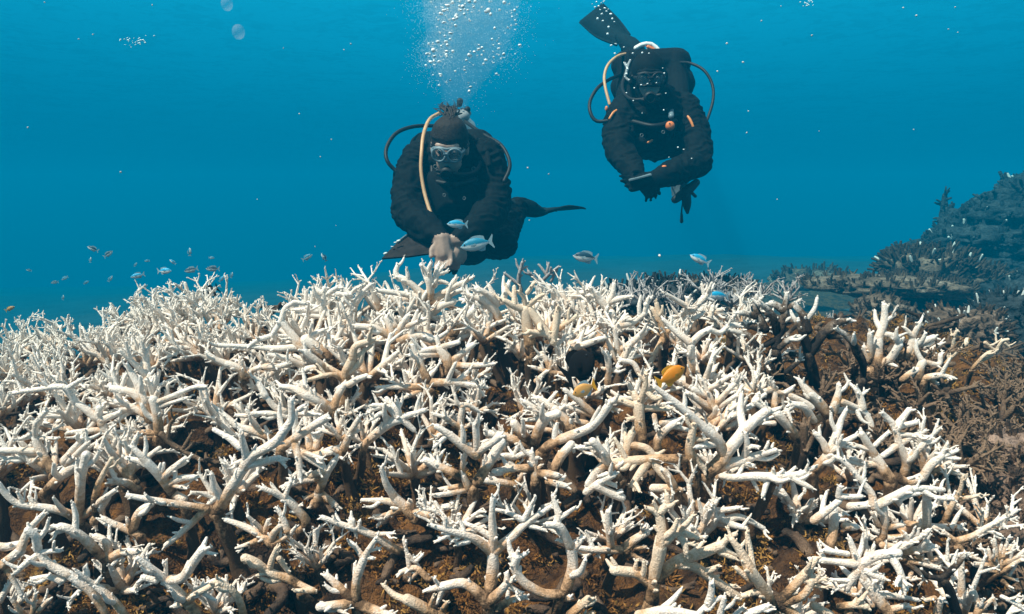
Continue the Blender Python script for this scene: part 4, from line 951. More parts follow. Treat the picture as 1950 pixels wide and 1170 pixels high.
def outcrop(lumps, label, seed, material, name='coral_outcrop', cat='coral outcrop', stubs=300, stub_r=.008, stub_L=.05, pale=0, amp=.16, freq=4.0, group=None):
    """lumps: (px, py, distance, rx, ry, rz) ellipsoids, broken up by noise and overgrown with stubby branches."""
    rng = random.Random(seed)
    base = P(lumps[0][0], lumps[0][1], lumps[0][2])
    th = thing(name, label, cat, base, group)
    mb, st, pk = MB(), MB(), MB()
    for (px, py, d, rx, ry, rz) in lumps:
        c = P(px, py, d)
        bm = bmesh.new()
        bmesh.ops.create_icosphere(bm, subdivisions=5, radius=1.0)
        vv = []
        for v in bm.verts:
            n = Vector(v.co)
            p = Vector((c[0] + n.x * rx, c[1] + n.y * ry, c[2] + n.z * rz))
            k = 1 + amp * 1.6 * noise.fractal(p * freq + Vector((seed, 0, 0)), .8, 2.1, 4) + amp * .5 * noise.noise(p * freq * 5)
            vv.append((c[0] + n.x * rx * k, c[1] + n.y * ry * k, c[2] + n.z * rz * k))
        vv = np.array(vv)
        mb.add(vv, [tuple(v.index for v in f.verts) for f in bm.faces])
        bm.free()
        share = int(stubs * rx * rz / sum(l[3] * l[5] for l in lumps))
        for _ in range(share):
            i = rng.randrange(len(vv))
            nrm = (vv[i] - c) / np.array([rx, ry, rz]) ** 2
            nrm /= np.linalg.norm(nrm)
            if nrm[2] < -0.25 or nrm[1] > .75:
                continue
            for _ in range(rng.choice((2, 3, 4))):
                d_ = nrm + np.array([rng.gauss(0, .55), rng.gauss(0, .55), rng.gauss(0, .4) + .35])
                d_ /= np.linalg.norm(d_)
                L = stub_L * rng.uniform(.5, 1.3)
                tgt = pk if rng.random() < pale and nrm[2] > .1 else st
                tgt.tube([vv[i] - nrm * stub_r, vv[i] + d_ * L], [stub_r * rng.uniform(.8, 1.3), stub_r * .6], sides=6, step=stub_r * 2.5, wob=.3, age=(.2, .6))
    mb.build('rock', material, th, origin=base)
    if st.n: tag(st.build('coral_growth', M['rock_dark'] if material is M['rock_dark'] else M['coral_dead'], th, origin=base), kind='stuff')
    if pk.n: tag(pk.build('pale_tip', M['pale_knob'], th, origin=base), kind='stuff')
    return th

outcrop([(1690, 545, 4.3, .40, .32, .055), (1640, 552, 4.25, .16, .20, .04), (1775, 552, 4.4, .22, .25, .06)], "flat brown table coral ledge jutting left at the right side", 3, M['rock_brown'], 'table_coral', 'table coral', 500, .007, .035, 0, .22, 5)
outcrop([(1735, 620, 4.35, .20, .2, .20), (1790, 620, 4.4, .18, .2, .18)], "dark rock pillar supporting the flat table coral ledge", 4, M['rock_dark'], stubs=60)
outcrop([(1770, 520, 5.0, .28, .25, .13), (1830, 535, 5.0, .26, .25, .10), (1730, 510, 5.0, .16, .15, .09)], "brown bushy coral mound above the table coral ledge", 5, M['rock_brown'], stubs=700, stub_r=.012, stub_L=.07, pale=.03, amp=.2)
outcrop([(1890, 480, 6.6, .62, .6, .40), (1965, 440, 6.7, .46, .5, .50), (1830, 470, 6.5, .30, .3, .16), (1800, 520, 6.4, .5, .4, .25), (1885, 462, 6.2, .50, .4, .13), (1922, 412, 6.4, .38, .35, .12), (1835, 508, 6.1, .50, .4, .11)], "big dark reef wall rising at the right edge", 6, M['rock_dark'], stubs=1500, stub_r=.016, stub_L=.036, pale=.03, amp=.22, freq=4.2)
outcrop([(1948, 392, 7.4, .22, .3, .24), (1905, 398, 7.4, .10, .12, .17), (1962, 352, 7.4, .16, .2, .13)], "dark reef knoll topping the reef wall in the upper right", 7, M['rock_dark'], stubs=420, stub_r=.016, stub_L=.036, pale=.03, amp=.16, freq=5)
outcrop([(1797, 405, 6.9, .035, .035, .16), (1800, 425, 6.9, .06, .06, .09)], "thin dark pinnacle standing on the reef wall slope", 8, M['rock_dark'], stubs=30, stub_r=.012, stub_L=.05, amp=.2)
outcrop([(1672, 590, 3.3, .10, .10, .055), (1650, 610, 3.3, .06, .08, .07), (1712, 600, 3.35, .09, .1, .05)], "small brown coral block under the table coral ledge", 9, M['rock_brown'], stubs=240, stub_r=.005, stub_L=.022, amp=.25, freq=8)
outcrop([(1835, 630, 2.5, .13, .14, .075), (1790, 650, 2.5, .08, .1, .06), (1870, 625, 2.5, .07, .1, .06), (1840, 665, 2.45, .15, .14, .06)], "brown coral clump with scattered white knobs near the right edge", 10, M['rock_brown'], stubs=520, stub_r=.0055, stub_L=.022, pale=.09, amp=.25, freq=9)
outcrop([(1965, 570, 4.6, .25, .3, .16), (1950, 585, 4.6, .18, .2, .16)], "dark hazy coral shoulder behind the white-knobbed clump at the right edge", 21, M['rock_dark'], stubs=200, stub_r=.009, stub_L=.04, pale=.03, amp=.25, freq=5)
outcrop([(1940, 640, 2.9, .16, .2, .14)], "dark coral shoulder with a pale cap at the right edge", 12, M['rock_dark'], stubs=240, stub_r=.006, stub_L=.03, pale=.08, amp=.25, freq=7)
outcrop([(1930, 980, 0.98, .06, .07, .05), (1975, 900, 1.08, .08, .08, .05), (1915, 1040, .9, .05, .05, .03)], "brown crumbly coral heap at the lower right edge", 13, M['rock_brown'], stubs=700, stub_r=.0028, stub_L=.011, amp=.3, freq=18)
outcrop([(1372, 572, 3.7, .20, .18, .11)], "grey rounded coral head behind the right crest", 14, M['rock_brown'], stubs=300, stub_r=.006, stub_L=.04, pale=.05, amp=.25, freq=7)
outcrop([(1240, 600, 2.6, .22, .16, .12)], "grey low coral head behind the crest at the centre", 15, M['rock_dark'], stubs=300, stub_r=.006, stub_L=.045, pale=.1, amp=.25, freq=7)
outcrop([(1540, 535, 7.5, .35, .3, .10)], "faint low coral patch on the sand in the distance", 16, M['rock_brown'], stubs=120, stub_r=.015, stub_L=.07, amp=.25)

# ------------------------------------------------------------------ fish
def fish_mat(name, back, belly, fin, lo=-0.02, hi=0.12, rough=.35, stripes=None):
    def f(nt, bs):
        tc = N(nt, "ShaderNodeTexCoord")
        sp = N(nt, "ShaderNodeSeparateXYZ")
        nt.links.new(tc.outputs['Object'], sp.inputs[0])
        n = noise_tex(nt, 16, 3)
        ad = N(nt, "ShaderNodeMath", operation='MULTIPLY_ADD')
        nt.links.new(n.outputs['Fac'], ad.inputs[0])
        ad.inputs[1].default_value = .05
        nt.links.new(sp.outputs['Z'], ad.inputs[2])
        mr = N(nt, "ShaderNodeMapRange")
        nt.links.new(ad.outputs[0], mr.inputs[0])
        mr.inputs[1].default_value = lo
        mr.inputs[2].default_value = hi
        c = mixc(nt, mr.outputs[0], belly, back)
        if stripes:
            m = N(nt, "ShaderNodeMath", operation='MULTIPLY')
            nt.links.new(sp.outputs['X'], m.inputs[0]); m.inputs[1].default_value = stripes
            s = N(nt, "ShaderNodeMath", operation='SINE')
            nt.links.new(m.outputs[0], s.inputs[0])
            g = N(nt, "ShaderNodeMath", operation='GREATER_THAN')
            nt.links.new(s.outputs[0], g.inputs[0]); g.inputs[1].default_value = 0.0
            c = mixc(nt, g.outputs[0], c, (.01, .01, .012))
        nt.links.new(c, bs.inputs['Base Color'])
        bs.inputs['Roughness'].default_value = rough
        w = N(nt, "ShaderNodeTexVoronoi")
        w.inputs['Scale'].default_value = 60
        nt.links.new(tc.outputs['Object'], w.inputs['Vector'])
        bump(nt, bs, w.outputs['Distance'], .25, .004)
    return mat(name, f)

def fish(name, cat, label, body_m, fin_m, h, w, seed, fork=.5, tail_m=None, group=None):
    """A fish one unit long, head towards +X; h and w are its depth and width."""
    th = thing(name, label, cat, group=group)
    prof = [(.50, .02), (.47, .16), (.42, .40), (.34, .70), (.22, .93), (.08, 1.0), (-.06, .92), (-.18, .68), (-.27, .42), (-.33, .26), (-.38, .20)]
    nv, nu = len(prof), 16
    v, f = [], []
    for x, k in prof:
        for j in range(nu):
            a = 2 * math.pi * j / nu
            z = math.sin(a) * h / 2 * k
            if z > 0: z *= .94
            y = math.cos(a) * w / 2 * min(1, k * 1.05) * (1 if x > -.1 else max(.25, 1 + (x + .1) * 2.3))
            v.append((x, y, z + (.012 if x > .4 else 0) * -1))
    for i in range(nv - 1):
        for j in range(nu):
            f.append((i * nu + j, (i + 1) * nu + j, (i + 1) * nu + (j + 1) % nu, i * nu + (j + 1) % nu))
    f.append(tuple(range(nu)))
    f.append(tuple((nv - 1) * nu + j for j in reversed(range(nu))))
    mb = MB()
    mb.add(v, f)
    body = mb.build('body', body_m, th)
    def fin(name, pts, m):
        q = MB()
        q.plate([(x, .006, z) for x, z in pts], .012, (0, 1, 0))
        return q.build(name, m, th, smooth=False)
    t = h * .55
    fin('tail_fin', [(-.35, h * .11), (-.42, t * .55), (-.50, t), (-.53 + .02, t * .8), (-.42 - .08 * (1 - fork), 0), (-.51, -t * .8), (-.50, -t), (-.42, -t * .55), (-.35, -h * .11)], tail_m or fin_m)
    fin('dorsal_fin', [(.22, h * .42), (.12, h * .58), (0, h * .62), (-.14, h * .60), (-.24, h * .50), (-.26, h * .20), (-.1, h * .34), (.08, h * .42)], fin_m)
    fin('anal_fin', [(.02, -h * .46), (-.10, -h * .60), (-.22, -h * .56), (-.26, -h * .22), (-.1, -h * .36)], fin_m)
    for s in (-1, 1):
        q = MB()
        q.plate([(.20, s * w * .5, -.02 * h), (.06, s * (w * .5 + .07), h * .10), (.02, s * (w * .5 + .08), -h * .05), (.10, s * (w * .5 + .03), -h * .16)], .008, (0, s, .2))
        q.build('pectoral_fin', fin_m, th, smooth=False)
        e = MB()
        e.ellipsoid((.37, s * w * .30, h * .10), (.026, .018, .026), nu=10, nv=8)
        e.build('eye', M['eye'], th)
    return th

M['eye'] = simple('fish_eye', (.012, .012, .014), .15, .1)
M['fin_clear'] = simple('pale_fin', (.30, .42, .48), .5, .2)
M['fin_yellow'] = simple('yellow_fin', (.85, .40, .015), .5, .15)
M['fin_dark'] = simple('dark_fin', (.007, .0065, .0065), .95, .2, 40, .05)
M['chromis'] = fish_mat('blue_backed_fish', (.015, .22, .36), (.95, .92, .90), None, -.015, .045)
M['chromis_bright'] = fish_mat('bright_blue_fish', (.01, .36, .62), (.95, .92, .90), None, -.015, .045)
M['chromis_dark'] = fish_mat('dark_backed_fish', (.015, .06, .10), (.95, .92, .90), None, -.015, .045)
M['yellow'] = fish_mat('yellow_fish', (.72, .24, .008), (.90, .36, .012), None, -.2, .2, .45)
M['yellow_pale'] = fish_mat('pale_yellow_fish', (.66, .33, .08), (.80, .44, .14), None, -.2, .2, .45)
M['damsel'] = fish_mat('dark_damselfish', (.006, .006, .0065), (.010, .009, .009), None, -.2, .2, .9)
M['damsel'].node_tree.nodes['Principled BSDF'].inputs['Specular IOR Level'].default_value = .1
M['orange'] = fish_mat('orange_fish', (.55, .26, .08), (.70, .42, .20), None, -.2, .2, .45)
M['humbug'] = fish_mat('striped_fish', (.80, .78, .76), (.80, .78, .76), None, -.2, .2, .4, stripes=26)

first = {}
def put_fish(kind, px, py, length_px, d, label, heading=-1, tilt=0, yaw=0, group=None):
    if kind not in first:
        h, w, bm_, fm, tm = {'chromis': (.40, .17, 'chromis', 'fin_clear', None), 'bright': (.38, .16, 'chromis_bright', 'fin_clear', None),
                             'darkback': (.40, .17, 'chromis_dark', 'fin_clear', None), 'yellow': (.50, .18, 'yellow', 'fin_yellow', None),
                             'paleyellow': (.56, .18, 'yellow_pale', 'fin_clear', 'fin_yellow'), 'damsel': (.66, .24, 'damsel', 'fin_dark', None),
                             'orange': (.40, .16, 'orange', 'fin_yellow', None), 'humbug': (.60, .2, 'humbug', 'fin_dark', None)}[kind]
        o = fish('fish', 'fish', label, M[bm_], M[fm], h, w, 1, .5 if kind not in ('damsel', 'yellow', 'paleyellow') else .1, M[tm] if tm else None)
        first[kind] = o
    else:
        o = copy_tree(first[kind])
    s = length_px * d / F_PX
    o.location = tuple(P(px, py, d))
    o.rotation_mode = 'XYZ'
    rz = (0 if heading > 0 else math.pi) + math.radians(yaw)
    m = Matrix.Rotation(rz, 4, 'Z') @ Matrix.Rotation(-math.radians(tilt), 4, 'Y')
    o.rotation_euler = m.to_euler()
    o.scale = (s, s, s)
    o['label'], o['category'] = label, 'fish'
    if group: o['group'] = group
    return o

NEARF, SCHOOL = 'small reef fish around the divers', 'small fish schooling above the left bank'
put_fish('bright', 871, 427, 40, 2.85, "small blue-backed white-bellied fish above the left diver's clasped hands", -1, 2, 10, NEARF)
put_fish('chromis', 908, 465, 64, 2.75, "larger blue-backed white-bellied fish right of the left diver's hands", -1, -10, 8, NEARF)
put_fish('darkback', 1115, 490, 50, 2.4, "dark-backed white-bellied fish in open water right of the left diver", -1, 8, 10, NEARF)
put_fish('bright', 1333, 494, 42, 2.4, "blue fish with white belly hovering above the grey coral head", -1, 24, 0, NEARF)
put_fish('bright', 1368, 563, 44, 1.75, "turquoise fish hiding behind the forked coral on the right crest", -1, 4, 12, NEARF)
put_fish('yellow', 1278, 715, 66, 0.95, "bright orange-yellow fish above the corals right of centre", 1, 26, 18)
put_fish('paleyellow', 1112, 742, 50, 0.92, "smaller pale yellow fish with an orange tail below the black fish", -1, -20, 14)
put_fish('damsel', 1103, 697, 84, 1.03, "round black fish among the corals at the centre", 1, 42, -38)
put_fish('orange', 1378, 652, 28, 1.25, "tiny orange fish hanging head-up under the right crest", 1, 78, 20)
put_fish('humbug', 400, 556, 34, 1.62, "black and white striped fish at the crest of the left bank", -1, -25, 15)
put_fish('orange', 19, 588, 18, 2.6, "tiny orange-brown fish at the far left edge", 1, 25, 20)
for k, (kind, px, py, L, hd, tl, yw, d, lab) in enumerate([
 ('darkback', 177, 474, 21, -1, 25, 10, 3.0, "dark fish highest of the school at the upper left"),
 ('darkback', 206, 484, 20, 1, 35, 10, 3.0, "dark fish tilted upward just right of the highest fish"),
 ('chromis', 172, 495, 11, 1, 80, 0, 3.4, "tiny upright fish below the highest fish of the school"),
 ('darkback', 55, 515, 10, -1, 15, 10, 3.8, "lone tiny dark fish at the left of the school"),
 ('darkback', 104, 538, 14, -1, -5, 10, 3.4, "left one of two small fish low in the left water"),
 ('chromis', 123, 530, 14, -1, -25, 10, 3.4, "right one of two small fish low in the left water"),
 ('chromis', 164, 538, 11, 1, 30, 20, 3.4, "small pale fish above the left end of the bank"),
 ('chromis', 210, 531, 14, 1, 55, 10, 3.2, "small steeply tilted fish above the middle of the bank"),
 ('bright', 262, 525, 26, -1, -12, 12, 2.3, "bright blue fish just left of the bank's highest tip"),
 ('bright', 313, 516, 30, 1, 4, -10, 2.2, "bright blue fish resting on the bank's highest tip"),
 ('chromis', 258, 504, 9, 1, 60, 10, 3.4, "tiny steep fish above the bright blue pair"),
 ('chromis', 280, 497, 10, -1, 0, 10, 3.6, "tiny level fish above the bright blue pair"),
 ('bright', 329, 499, 14, -1, 40, 10, 2.8, "small blue fish above the resting bright blue fish"),
 ('chromis', 361, 480, 16, 1, 88, 10, 3.0, "pale vertical fish above the right half of the bank"),
 ('darkback', 364, 514, 26, -1, -12, 8, 2.5, "white-bellied fish right of the bank's highest tip"),
 ('chromis', 403, 491, 11, 1, 0, 8, 3.2, "tiny pale fish over the right half of the school"),
 ('darkback', 405, 512, 25, -1, 2, 12, 2.5, "white-bellied fish farther right over the bank"),
 ('bright', 422, 531, 15, 1, 50, 12, 2.6, "small tilted fish above the striped fish"),
 ('chromis', 441, 524, 12, 1, 75, 12, 2.8, "small upright fish at the right end of the school"),
 ('bright', 274, 546, 16, 1, 30, 30, 1.9, "small blue fish tucked beside the bank's highest tip"),
 ('chromis', 585, 490, 22, 1, 30, 12, 3.0, "left one of two white fish left of the left diver"),
 ('chromis', 617, 490, 18, -1, 60, 30, 3.0, "right one of two white fish left of the left diver"),
 ('chromis', 120, 567, 10, 1, 80, 12, 3.0, "tiny upright fish just above the left bank")]):
    put_fish(kind, px, py, L, d, lab, hd, tl, yw, NEARF if px > 500 else SCHOOL)

# ------------------------------------------------------------------ bubbles, drifting specks
def bubble_mat():
    def f(nt, bs):
        bs.inputs['Base Color'].default_value = (.97, .97, .97, 1)
        bs.inputs['Roughness'].default_value = .22
        bs.inputs['Metallic'].default_value = .0
        bs.inputs['Specular IOR Level'].default_value = .9
    return mat('silver_bubble', f)
M['bubble'] = bubble_mat()
M['speck'] = simple('drifting_speck', (.62, .60, .58), .8, .2)
def ball(name, k):
    mb = MB()
    v = [(1, 1, 1), (1.15, .95, .62), (.9, 1.1, .75)][k]
    mb.ellipsoid((0, 0, 0), v, nu=14, nv=9)
    return mb.mesh(name)
balls = [ball('bubble', k) for k in range(3)]
rngB = random.Random(21)
def bubble(px, py, d, rpx, label, group, k=None):
    o = link('bubble', balls[rngB.randrange(3) if k is None else k], M['bubble'])
    o.location = tuple(P(px, py, d))
    r = rpx * d / F_PX
    o.scale = (r, r, r)
    o.rotation_euler = (rngB.uniform(-.4, .4), rngB.uniform(-.4, .4), rngB.uniform(0, 6))
    return tag(o, label, 'bubble', group)
PL1, PL2 = "bubbles rising above the left diver", "bubbles around the right diver's fin"
LB = "silver air bubble in the rising column above the left diver"
fixed = [(834, 80, 4.5), (849, 80, 4.5), (857, 75, 2.6), (825, 96, 5), (820, 118, 5), (811, 125, 3), (930, 20, 5.5), (925, 23, 4), (960, 5, 4), (838, 63, 3), (850, 105, 4), (812, 103, 3),
         (888, 115, 3.5), (893, 105, 4), (897, 106, 3), (903, 99, 3.5), (912, 94, 4.5), (918, 91, 3), (937, 75, 2.8), (942, 54, 3.2), (967, 130 - 77, 2.8), (896, 166, 3.6), (867, 136, 2.6), (857, 153, 2.8),
         (839, 145, 2.5), (836, 163, 3), (825, 143, 2), (885, 134, 3), (921, 122, 2.6), (940, 120, 2.6), (950, 105, 2.2), (892, 158, 2.4), (884, 27, 3), (852, 11, 5), (862, 5, 4), (875, 12, 4), (842, 27, 3), (864, 37, 4),
         (845, 43, 3.5), (868, 49, 3), (895, 40, 3), (980, 20, 3), (975, 32, 2.6)]
for px, py, r in fixed:
    bubble(px, py, 3.35 + rngB.uniform(-.15, .25), r * .80, LB, PL1)
CL = [(843, 8, 22, 12, 5), (868, 22, 20, 14, 5), (850, 45, 16, 12, 3), (900, 12, 30, 12, 3), (835, 92, 14, 9, 3), (832, 112, 14, 9, 3), (925, 104, 22, 16, 2), (955, 92, 14, 14, 1.2), (970, 25, 14, 18, 2), (935, 60, 24, 16, 1), (845, 150, 18, 14, 1), (895, 150, 12, 18, .8), (865, 70, 22, 22, 1)]
cw = [c[4] for c in CL]
for _ in range(210):
    cx, cy, sx, sy, _w = rngB.choices(CL, cw)[0]
    bubble(rngB.gauss(cx, sx), rngB.gauss(cy, sy), 3.4 + rngB.uniform(-.25, .4), min(3.4, rngB.lognormvariate(.32, .5)), LB, PL1)
for px, py, r in [(1138, 36, 3), (1152, 16, 3), (1146, 27, 3), (1163, 27, 3.6), (1159, 52, 3), (1157, 65, 3), (1164, 87, 3.4), (1166, 36, 2.6), (1148, 40, 2.4), (1140, 12, 2.5), (1150, 3, 2.6), (1133, 14, 2.4), (1155, 22, 2.6), (1143, 19, 2.6), (1173, 84, 2.4), (1171, 102, 3),
                  (1145, 6, 2), (1158, 18, 2), (1170, 42, 2), (1136, 4, 2), (1128, 8, 1.8), (1188, 90, 2)]:
    bubble(px, py, 4.7 + rngB.uniform(-.1, .1), r * .75, "silver air bubble drifting past the right diver's raised fin", PL2)
for px, py, r in [(1193, 124, 2.4), (1195, 132, 3.6), (1193, 141, 3.4), (1190, 147, 2.4), (1198, 152, 2.6), (1188, 119, 2), (1200, 115, 2.4), (1221, 162, 3), (1233, 160, 3), (1250, 158, 2.2), (1262, 130, 2), (1265, 140, 2.4), (1205, 102, 3), (1223, 101, 3), (1236, 102, 3), (1208, 168, 2.4),
                  (1193, 177, 2.4), (1206, 192, 2), (1223, 216, 2), (1268, 178, 2.2), (1264, 210, 2.4), (1274, 300, 2.4), (1302, 285, 2.6), (1291, 281, 2.6), (1317, 302, 2.2)]:
    bubble(px, py, 3.42, r * .62, "small silver bubble clinging to the right diver's gear", "bubbles on the right diver")
for i in range(34):  # bubble shapes added to imitate a glint on the water surface
    px, py = rngB.gauss(258, 15), rngB.gauss(80, 5.5)
    bubble(px, py, 5.2 + rngB.uniform(-.2, .2), rngB.uniform(.7, 1.8), "tiny bead standing in for the water surface glint at the upper left", "beads forming the surface glint at the upper left")
for i in range(14):  # second surface glint, likewise made up of small beads
    bubble(rngB.gauss(1537, 11), rngB.gauss(5, 4), 5.6, rngB.uniform(.7, 1.7), "tiny bead standing in for the water surface glint at the top edge right", "beads forming the surface glint at the top right")
mb = MB()                                  # froth: the countless finest bubbles of the column
for _ in range(13000):
    cx, cy, sx, sy, _w = rngB.choices(CL, cw)[0]
    px, py = rngB.gauss(cx, sx * 1.5), rngB.gauss(cy, sy * 1.8)
    r = rngB.uniform(.16, .46) * 3.5 / F_PX
    mb.ellipsoid(P(px, py, 3.6 + rngB.uniform(-.3, .5)), (r, r, r), nu=5, nv=3)
tag(mb.build('bubble_froth', M['bubble']), 'fine froth of tiny bubbles rising above the left diver', 'froth', kind='stuff')
mist = MB()
mist.tube([P(868, 185, 3.5), P(880, 110, 3.5), P(895, 30, 3.5), P(897, -60, 3.5)], [.07, .17, .22, .24], sides=24, step=.03)
def mist_mat():
    m = bpy.data.materials.new('microbubble_mist')
    m.use_nodes = True
    nt = m.node_tree
    nt.nodes.clear()
    out = nt.nodes.new("ShaderNodeOutputMaterial")
    v = nt.nodes.new("ShaderNodeVolumePrincipled")
    v.inputs['Color'].default_value = (.92, .95, .97, 1)
    v.inputs['Density'].default_value = .42
    v.inputs['Density Attribute'].default_value = ''
    nt.links.new(v.outputs[0], out.inputs['Volume'])
    return m
tag(mist.build('bubble_mist', mist_mat()), 'pale mist of microbubbles around the rising bubble column', 'mist', kind='stuff')
spk = MB(); spk.ellipsoid((0, 0, 0), (1, .9, 1.25), nu=10, nv=7)
spk_me = spk.mesh('drifting_speck')
SP = "drifting specks in the water"
specks = [(230, 328, 4.4), (1415, 119, 4), (1384, 83, 4), (1366, 136, 3.6), (1745, 30, 4.4), (1546, 68, 4), (1720, 15, 3), (1819, 14, 3.4), (1806, 56, 3), (1422, 253, 3.2), (1425, 212, 3), (570, 217, 3), (631, 266, 3), (610, 299, 3), (53, 243, 3.6),
          (668, 84, 3), (655, 95, 2.6), (540, 92, 2.6), (290, 10, 3), (85, 5, 3), (150, 75, 3), (177, 66, 3), (1005, 320, 4), (1045, 332, 3), (1008, 420, 3.4), (1487, 12, 2.6), (1450, 40, 3), (1824, 62, 2.4), (1740, 247, 2.6), (1256, 487, 6), (600, 470, 2.4), (640, 430, 2), (490, 380, 2.2), (1480, 380, 2.4), (1560, 250, 2.2)]
for px, py, r in specks:
    o = link('drifting_speck', spk_me, M['speck'])
    d = rngB.uniform(1.3, 2.6)
    o.location = tuple(P(px, py, d))
    s = r * .42 * d / F_PX
    o.scale = (s, s, s)
    o.rotation_euler = (rngB.uniform(0, 3), rngB.uniform(0, 3), 0)
    tag(o, "pale drifting speck floating in the open blue water", 'speck', SP)
jl_me = spk.mesh('plankton')
def jelly_mat():
    def f(nt, bs):
        bs.inputs['Base Color'].default_value = (.8, .8, .82, 1)
        bs.inputs['Roughness'].default_value = .6
        bs.inputs['Alpha'].default_value = .07
    return mat('translucent_plankton', f)
M['jelly'] = jelly_mat()
for px, py, r, lab in [(454, 61, 12, "larger translucent plankton blob at the upper left"), (432, 8, 11, "larger translucent plankton blob at the top edge left")]:
    o = link('plankton', jl_me, M['jelly'])
    o.location = tuple(P(px, py, 1.2))
    s = r * 1.2 / F_PX
    o.scale = (s, s, s * .9)
    tag(o, lab, 'plankton')

# ------------------------------------------------------------------ divers
M['suit'] = simple('black_wetsuit', (.0028, .0042, .0048), .8, .35, 16, .12, .6, .01)
M['vest'] = simple('black_nylon_vest', (.0045, .0058, .0065), .85, .4, 60, .12, .6, .004)
M['rubber'] = simple('black_rubber', (.009, .009, .010), .55, .3, 30, .3)
M['skin'] = simple('skin', (.42, .26, .20), .5, .12, 60)
M['hair'] = simple('dark_hair', (.024, .016, .012), .65, .4, 120, .15, .8, .004)
M['bun'] = simple('sunlit_hair', (.030, .021, .017), .6, .4, 120, .25)  # topknot copy of the hair colour, its sunlit tone painted in
M['hose_tan'] = simple('tan_hose', (.62, .34, .17), .5, .15, 30)
M['hose_orange'] = simple('orange_hose', (.75, .24, .06), .5, .15, 30)
M['orange'] = simple('orange_trim', (.80, .20, .05), .5, .15, 30)
M['dull_metal'] = simple('dull_metal', (.07, .08, .085), .4, .2, 30)
M['white'] = simple('white_enamel', (.85, .83, .80), .35, .08, 20)
M['metal'] = simple('chromed_brass', (.35, .36, .37), .25, .15, 30)
M['maskframe'] = simple('clear_grey_silicone', (.15, .20, .23), .4, .2, 30)
M['slate_board'] = simple('brown_slate_board', (.030, .022, .019), .9, .4, 25, .05)
M['finmat'] = simple('dark_fin_blade', (.006, .014, .017), .8, .3, 20, .1)
def lens_mat():
    def f(nt, bs):
        bs.inputs['Base Color'].default_value = (.10, .13, .14, 1)
        bs.inputs['Roughness'].default_value = .05
        bs.inputs['Alpha'].default_value = .30
    return mat('mask_glass', f)
M['lens'] = lens_mat()

def QD(D):
    return lambda px, py, dd=0.0: P(px, py, D + dd)

def hand(mb, wrist, aim, across, s=1.0, curl=.5, thumb_side=1, palm_n=None):
    """Palm, four unequal bent fingers and a thumb; aim = direction of the fingers, across = towards the little finger."""
    aim = np.array(aim, float); aim /= np.linalg.norm(aim)
    ac = np.array(across, float); ac -= aim * ac.dot(aim); ac /= np.linalg.norm(ac)
    nrm = np.cross(aim, ac)
    pl = .078 * s
    mb.tube([wrist, wrist + aim * pl * .5, wrist + aim * pl * .9], [.026 * s, .031 * s, .030 * s], sides=10)
    for o in (-.022, 0, .020):
        mb.tube([wrist + ac * o * .7 * s, wrist + aim * pl + ac * o * s], [.019 * s, .017 * s], sides=8)
    for i, (o, L) in enumerate(((-.031, .072), (-.010, .082), (.011, .076), (.031, .060))):
        b = wrist + aim * pl + ac * o * s
        c = curl * (1 + .12 * i)
        d1 = aim * math.cos(c * .5) + nrm * math.sin(c * .5) + ac * o * 2.2
        d2 = aim * math.cos(c * 1.3) + nrm * math.sin(c * 1.3) + ac * o * 2
        mb.tube([b - aim * .012 * s, b + d1 * L * .45 * s, b + (d1 * .45 + d2 * .32) * L * s, b + (d1 * .45 + d2 * .58) * L * s], [.0098 * s, .0092 * s, .0085 * s, .0070 * s], sides=8)
    t0 = wrist + aim * pl * .30 - ac * .026 * s
    td = aim * .75 - ac * .62 + nrm * .35
    mb.tube([t0, t0 + td * .034 * s, t0 + td * .034 * s + (aim * .9 + nrm * .4) * .030 * s], [.0125 * s, .0110 * s, .0085 * s], sides=8)

def head(mb, c, R, face, up, s=1.0):
    """Skull, jaw, brow, nose, lips, ears. face = direction the face looks, up = crown."""
    f = np.array(face, float); f /= np.linalg.norm(f)
    u = np.array(up, float); u -= f * u.dot(f); u /= np.linalg.norm(u)
    r = np.cross(f, u)
    rot = np.array([r, f, u]).T
    L = lambda x, y, z: c + (r * x + f * y + u * z) * s
    mb.ellipsoid(L(0, -.012, .022), (.076 * s, .094 * s, .094 * s), rot, 24, 16)
    mb.ellipsoid(L(0, .028, -.045), (.058 * s, .058 * s, .070 * s), rot)
    mb.ellipsoid(L(0, .052, -.088), (.030 * s, .026 * s, .024 * s), rot)
    mb.ellipsoid(L(0, .066, .036), (.056 * s, .020 * s, .016 * s), rot)
    mb.tube([L(0, .078, .026), L(0, .098, -.006), L(0, .094, -.018)], [.009 * s, .013 * s, .014 * s], sides=8)
    for q in (-1, 1):
        mb.ellipsoid(L(q * .012, .090, -.020), (.009 * s, .010 * s, .008 * s), rot)
        mb.ellipsoid(L(q * .036, .056, -.018), (.024 * s, .022 * s, .020 * s), rot)
        mb.ellipsoid(L(q * .079, -.004, -.002), (.010 * s, .020 * s, .031 * s), rot)
    mb.ellipsoid(L(0, .080, -.048), (.024 * s, .012 * s, .007 * s), rot)
    mb.ellipsoid(L(0, .078, -.060), (.021 * s, .012 * s, .008 * s), rot)
    return L, rot, r, f, u

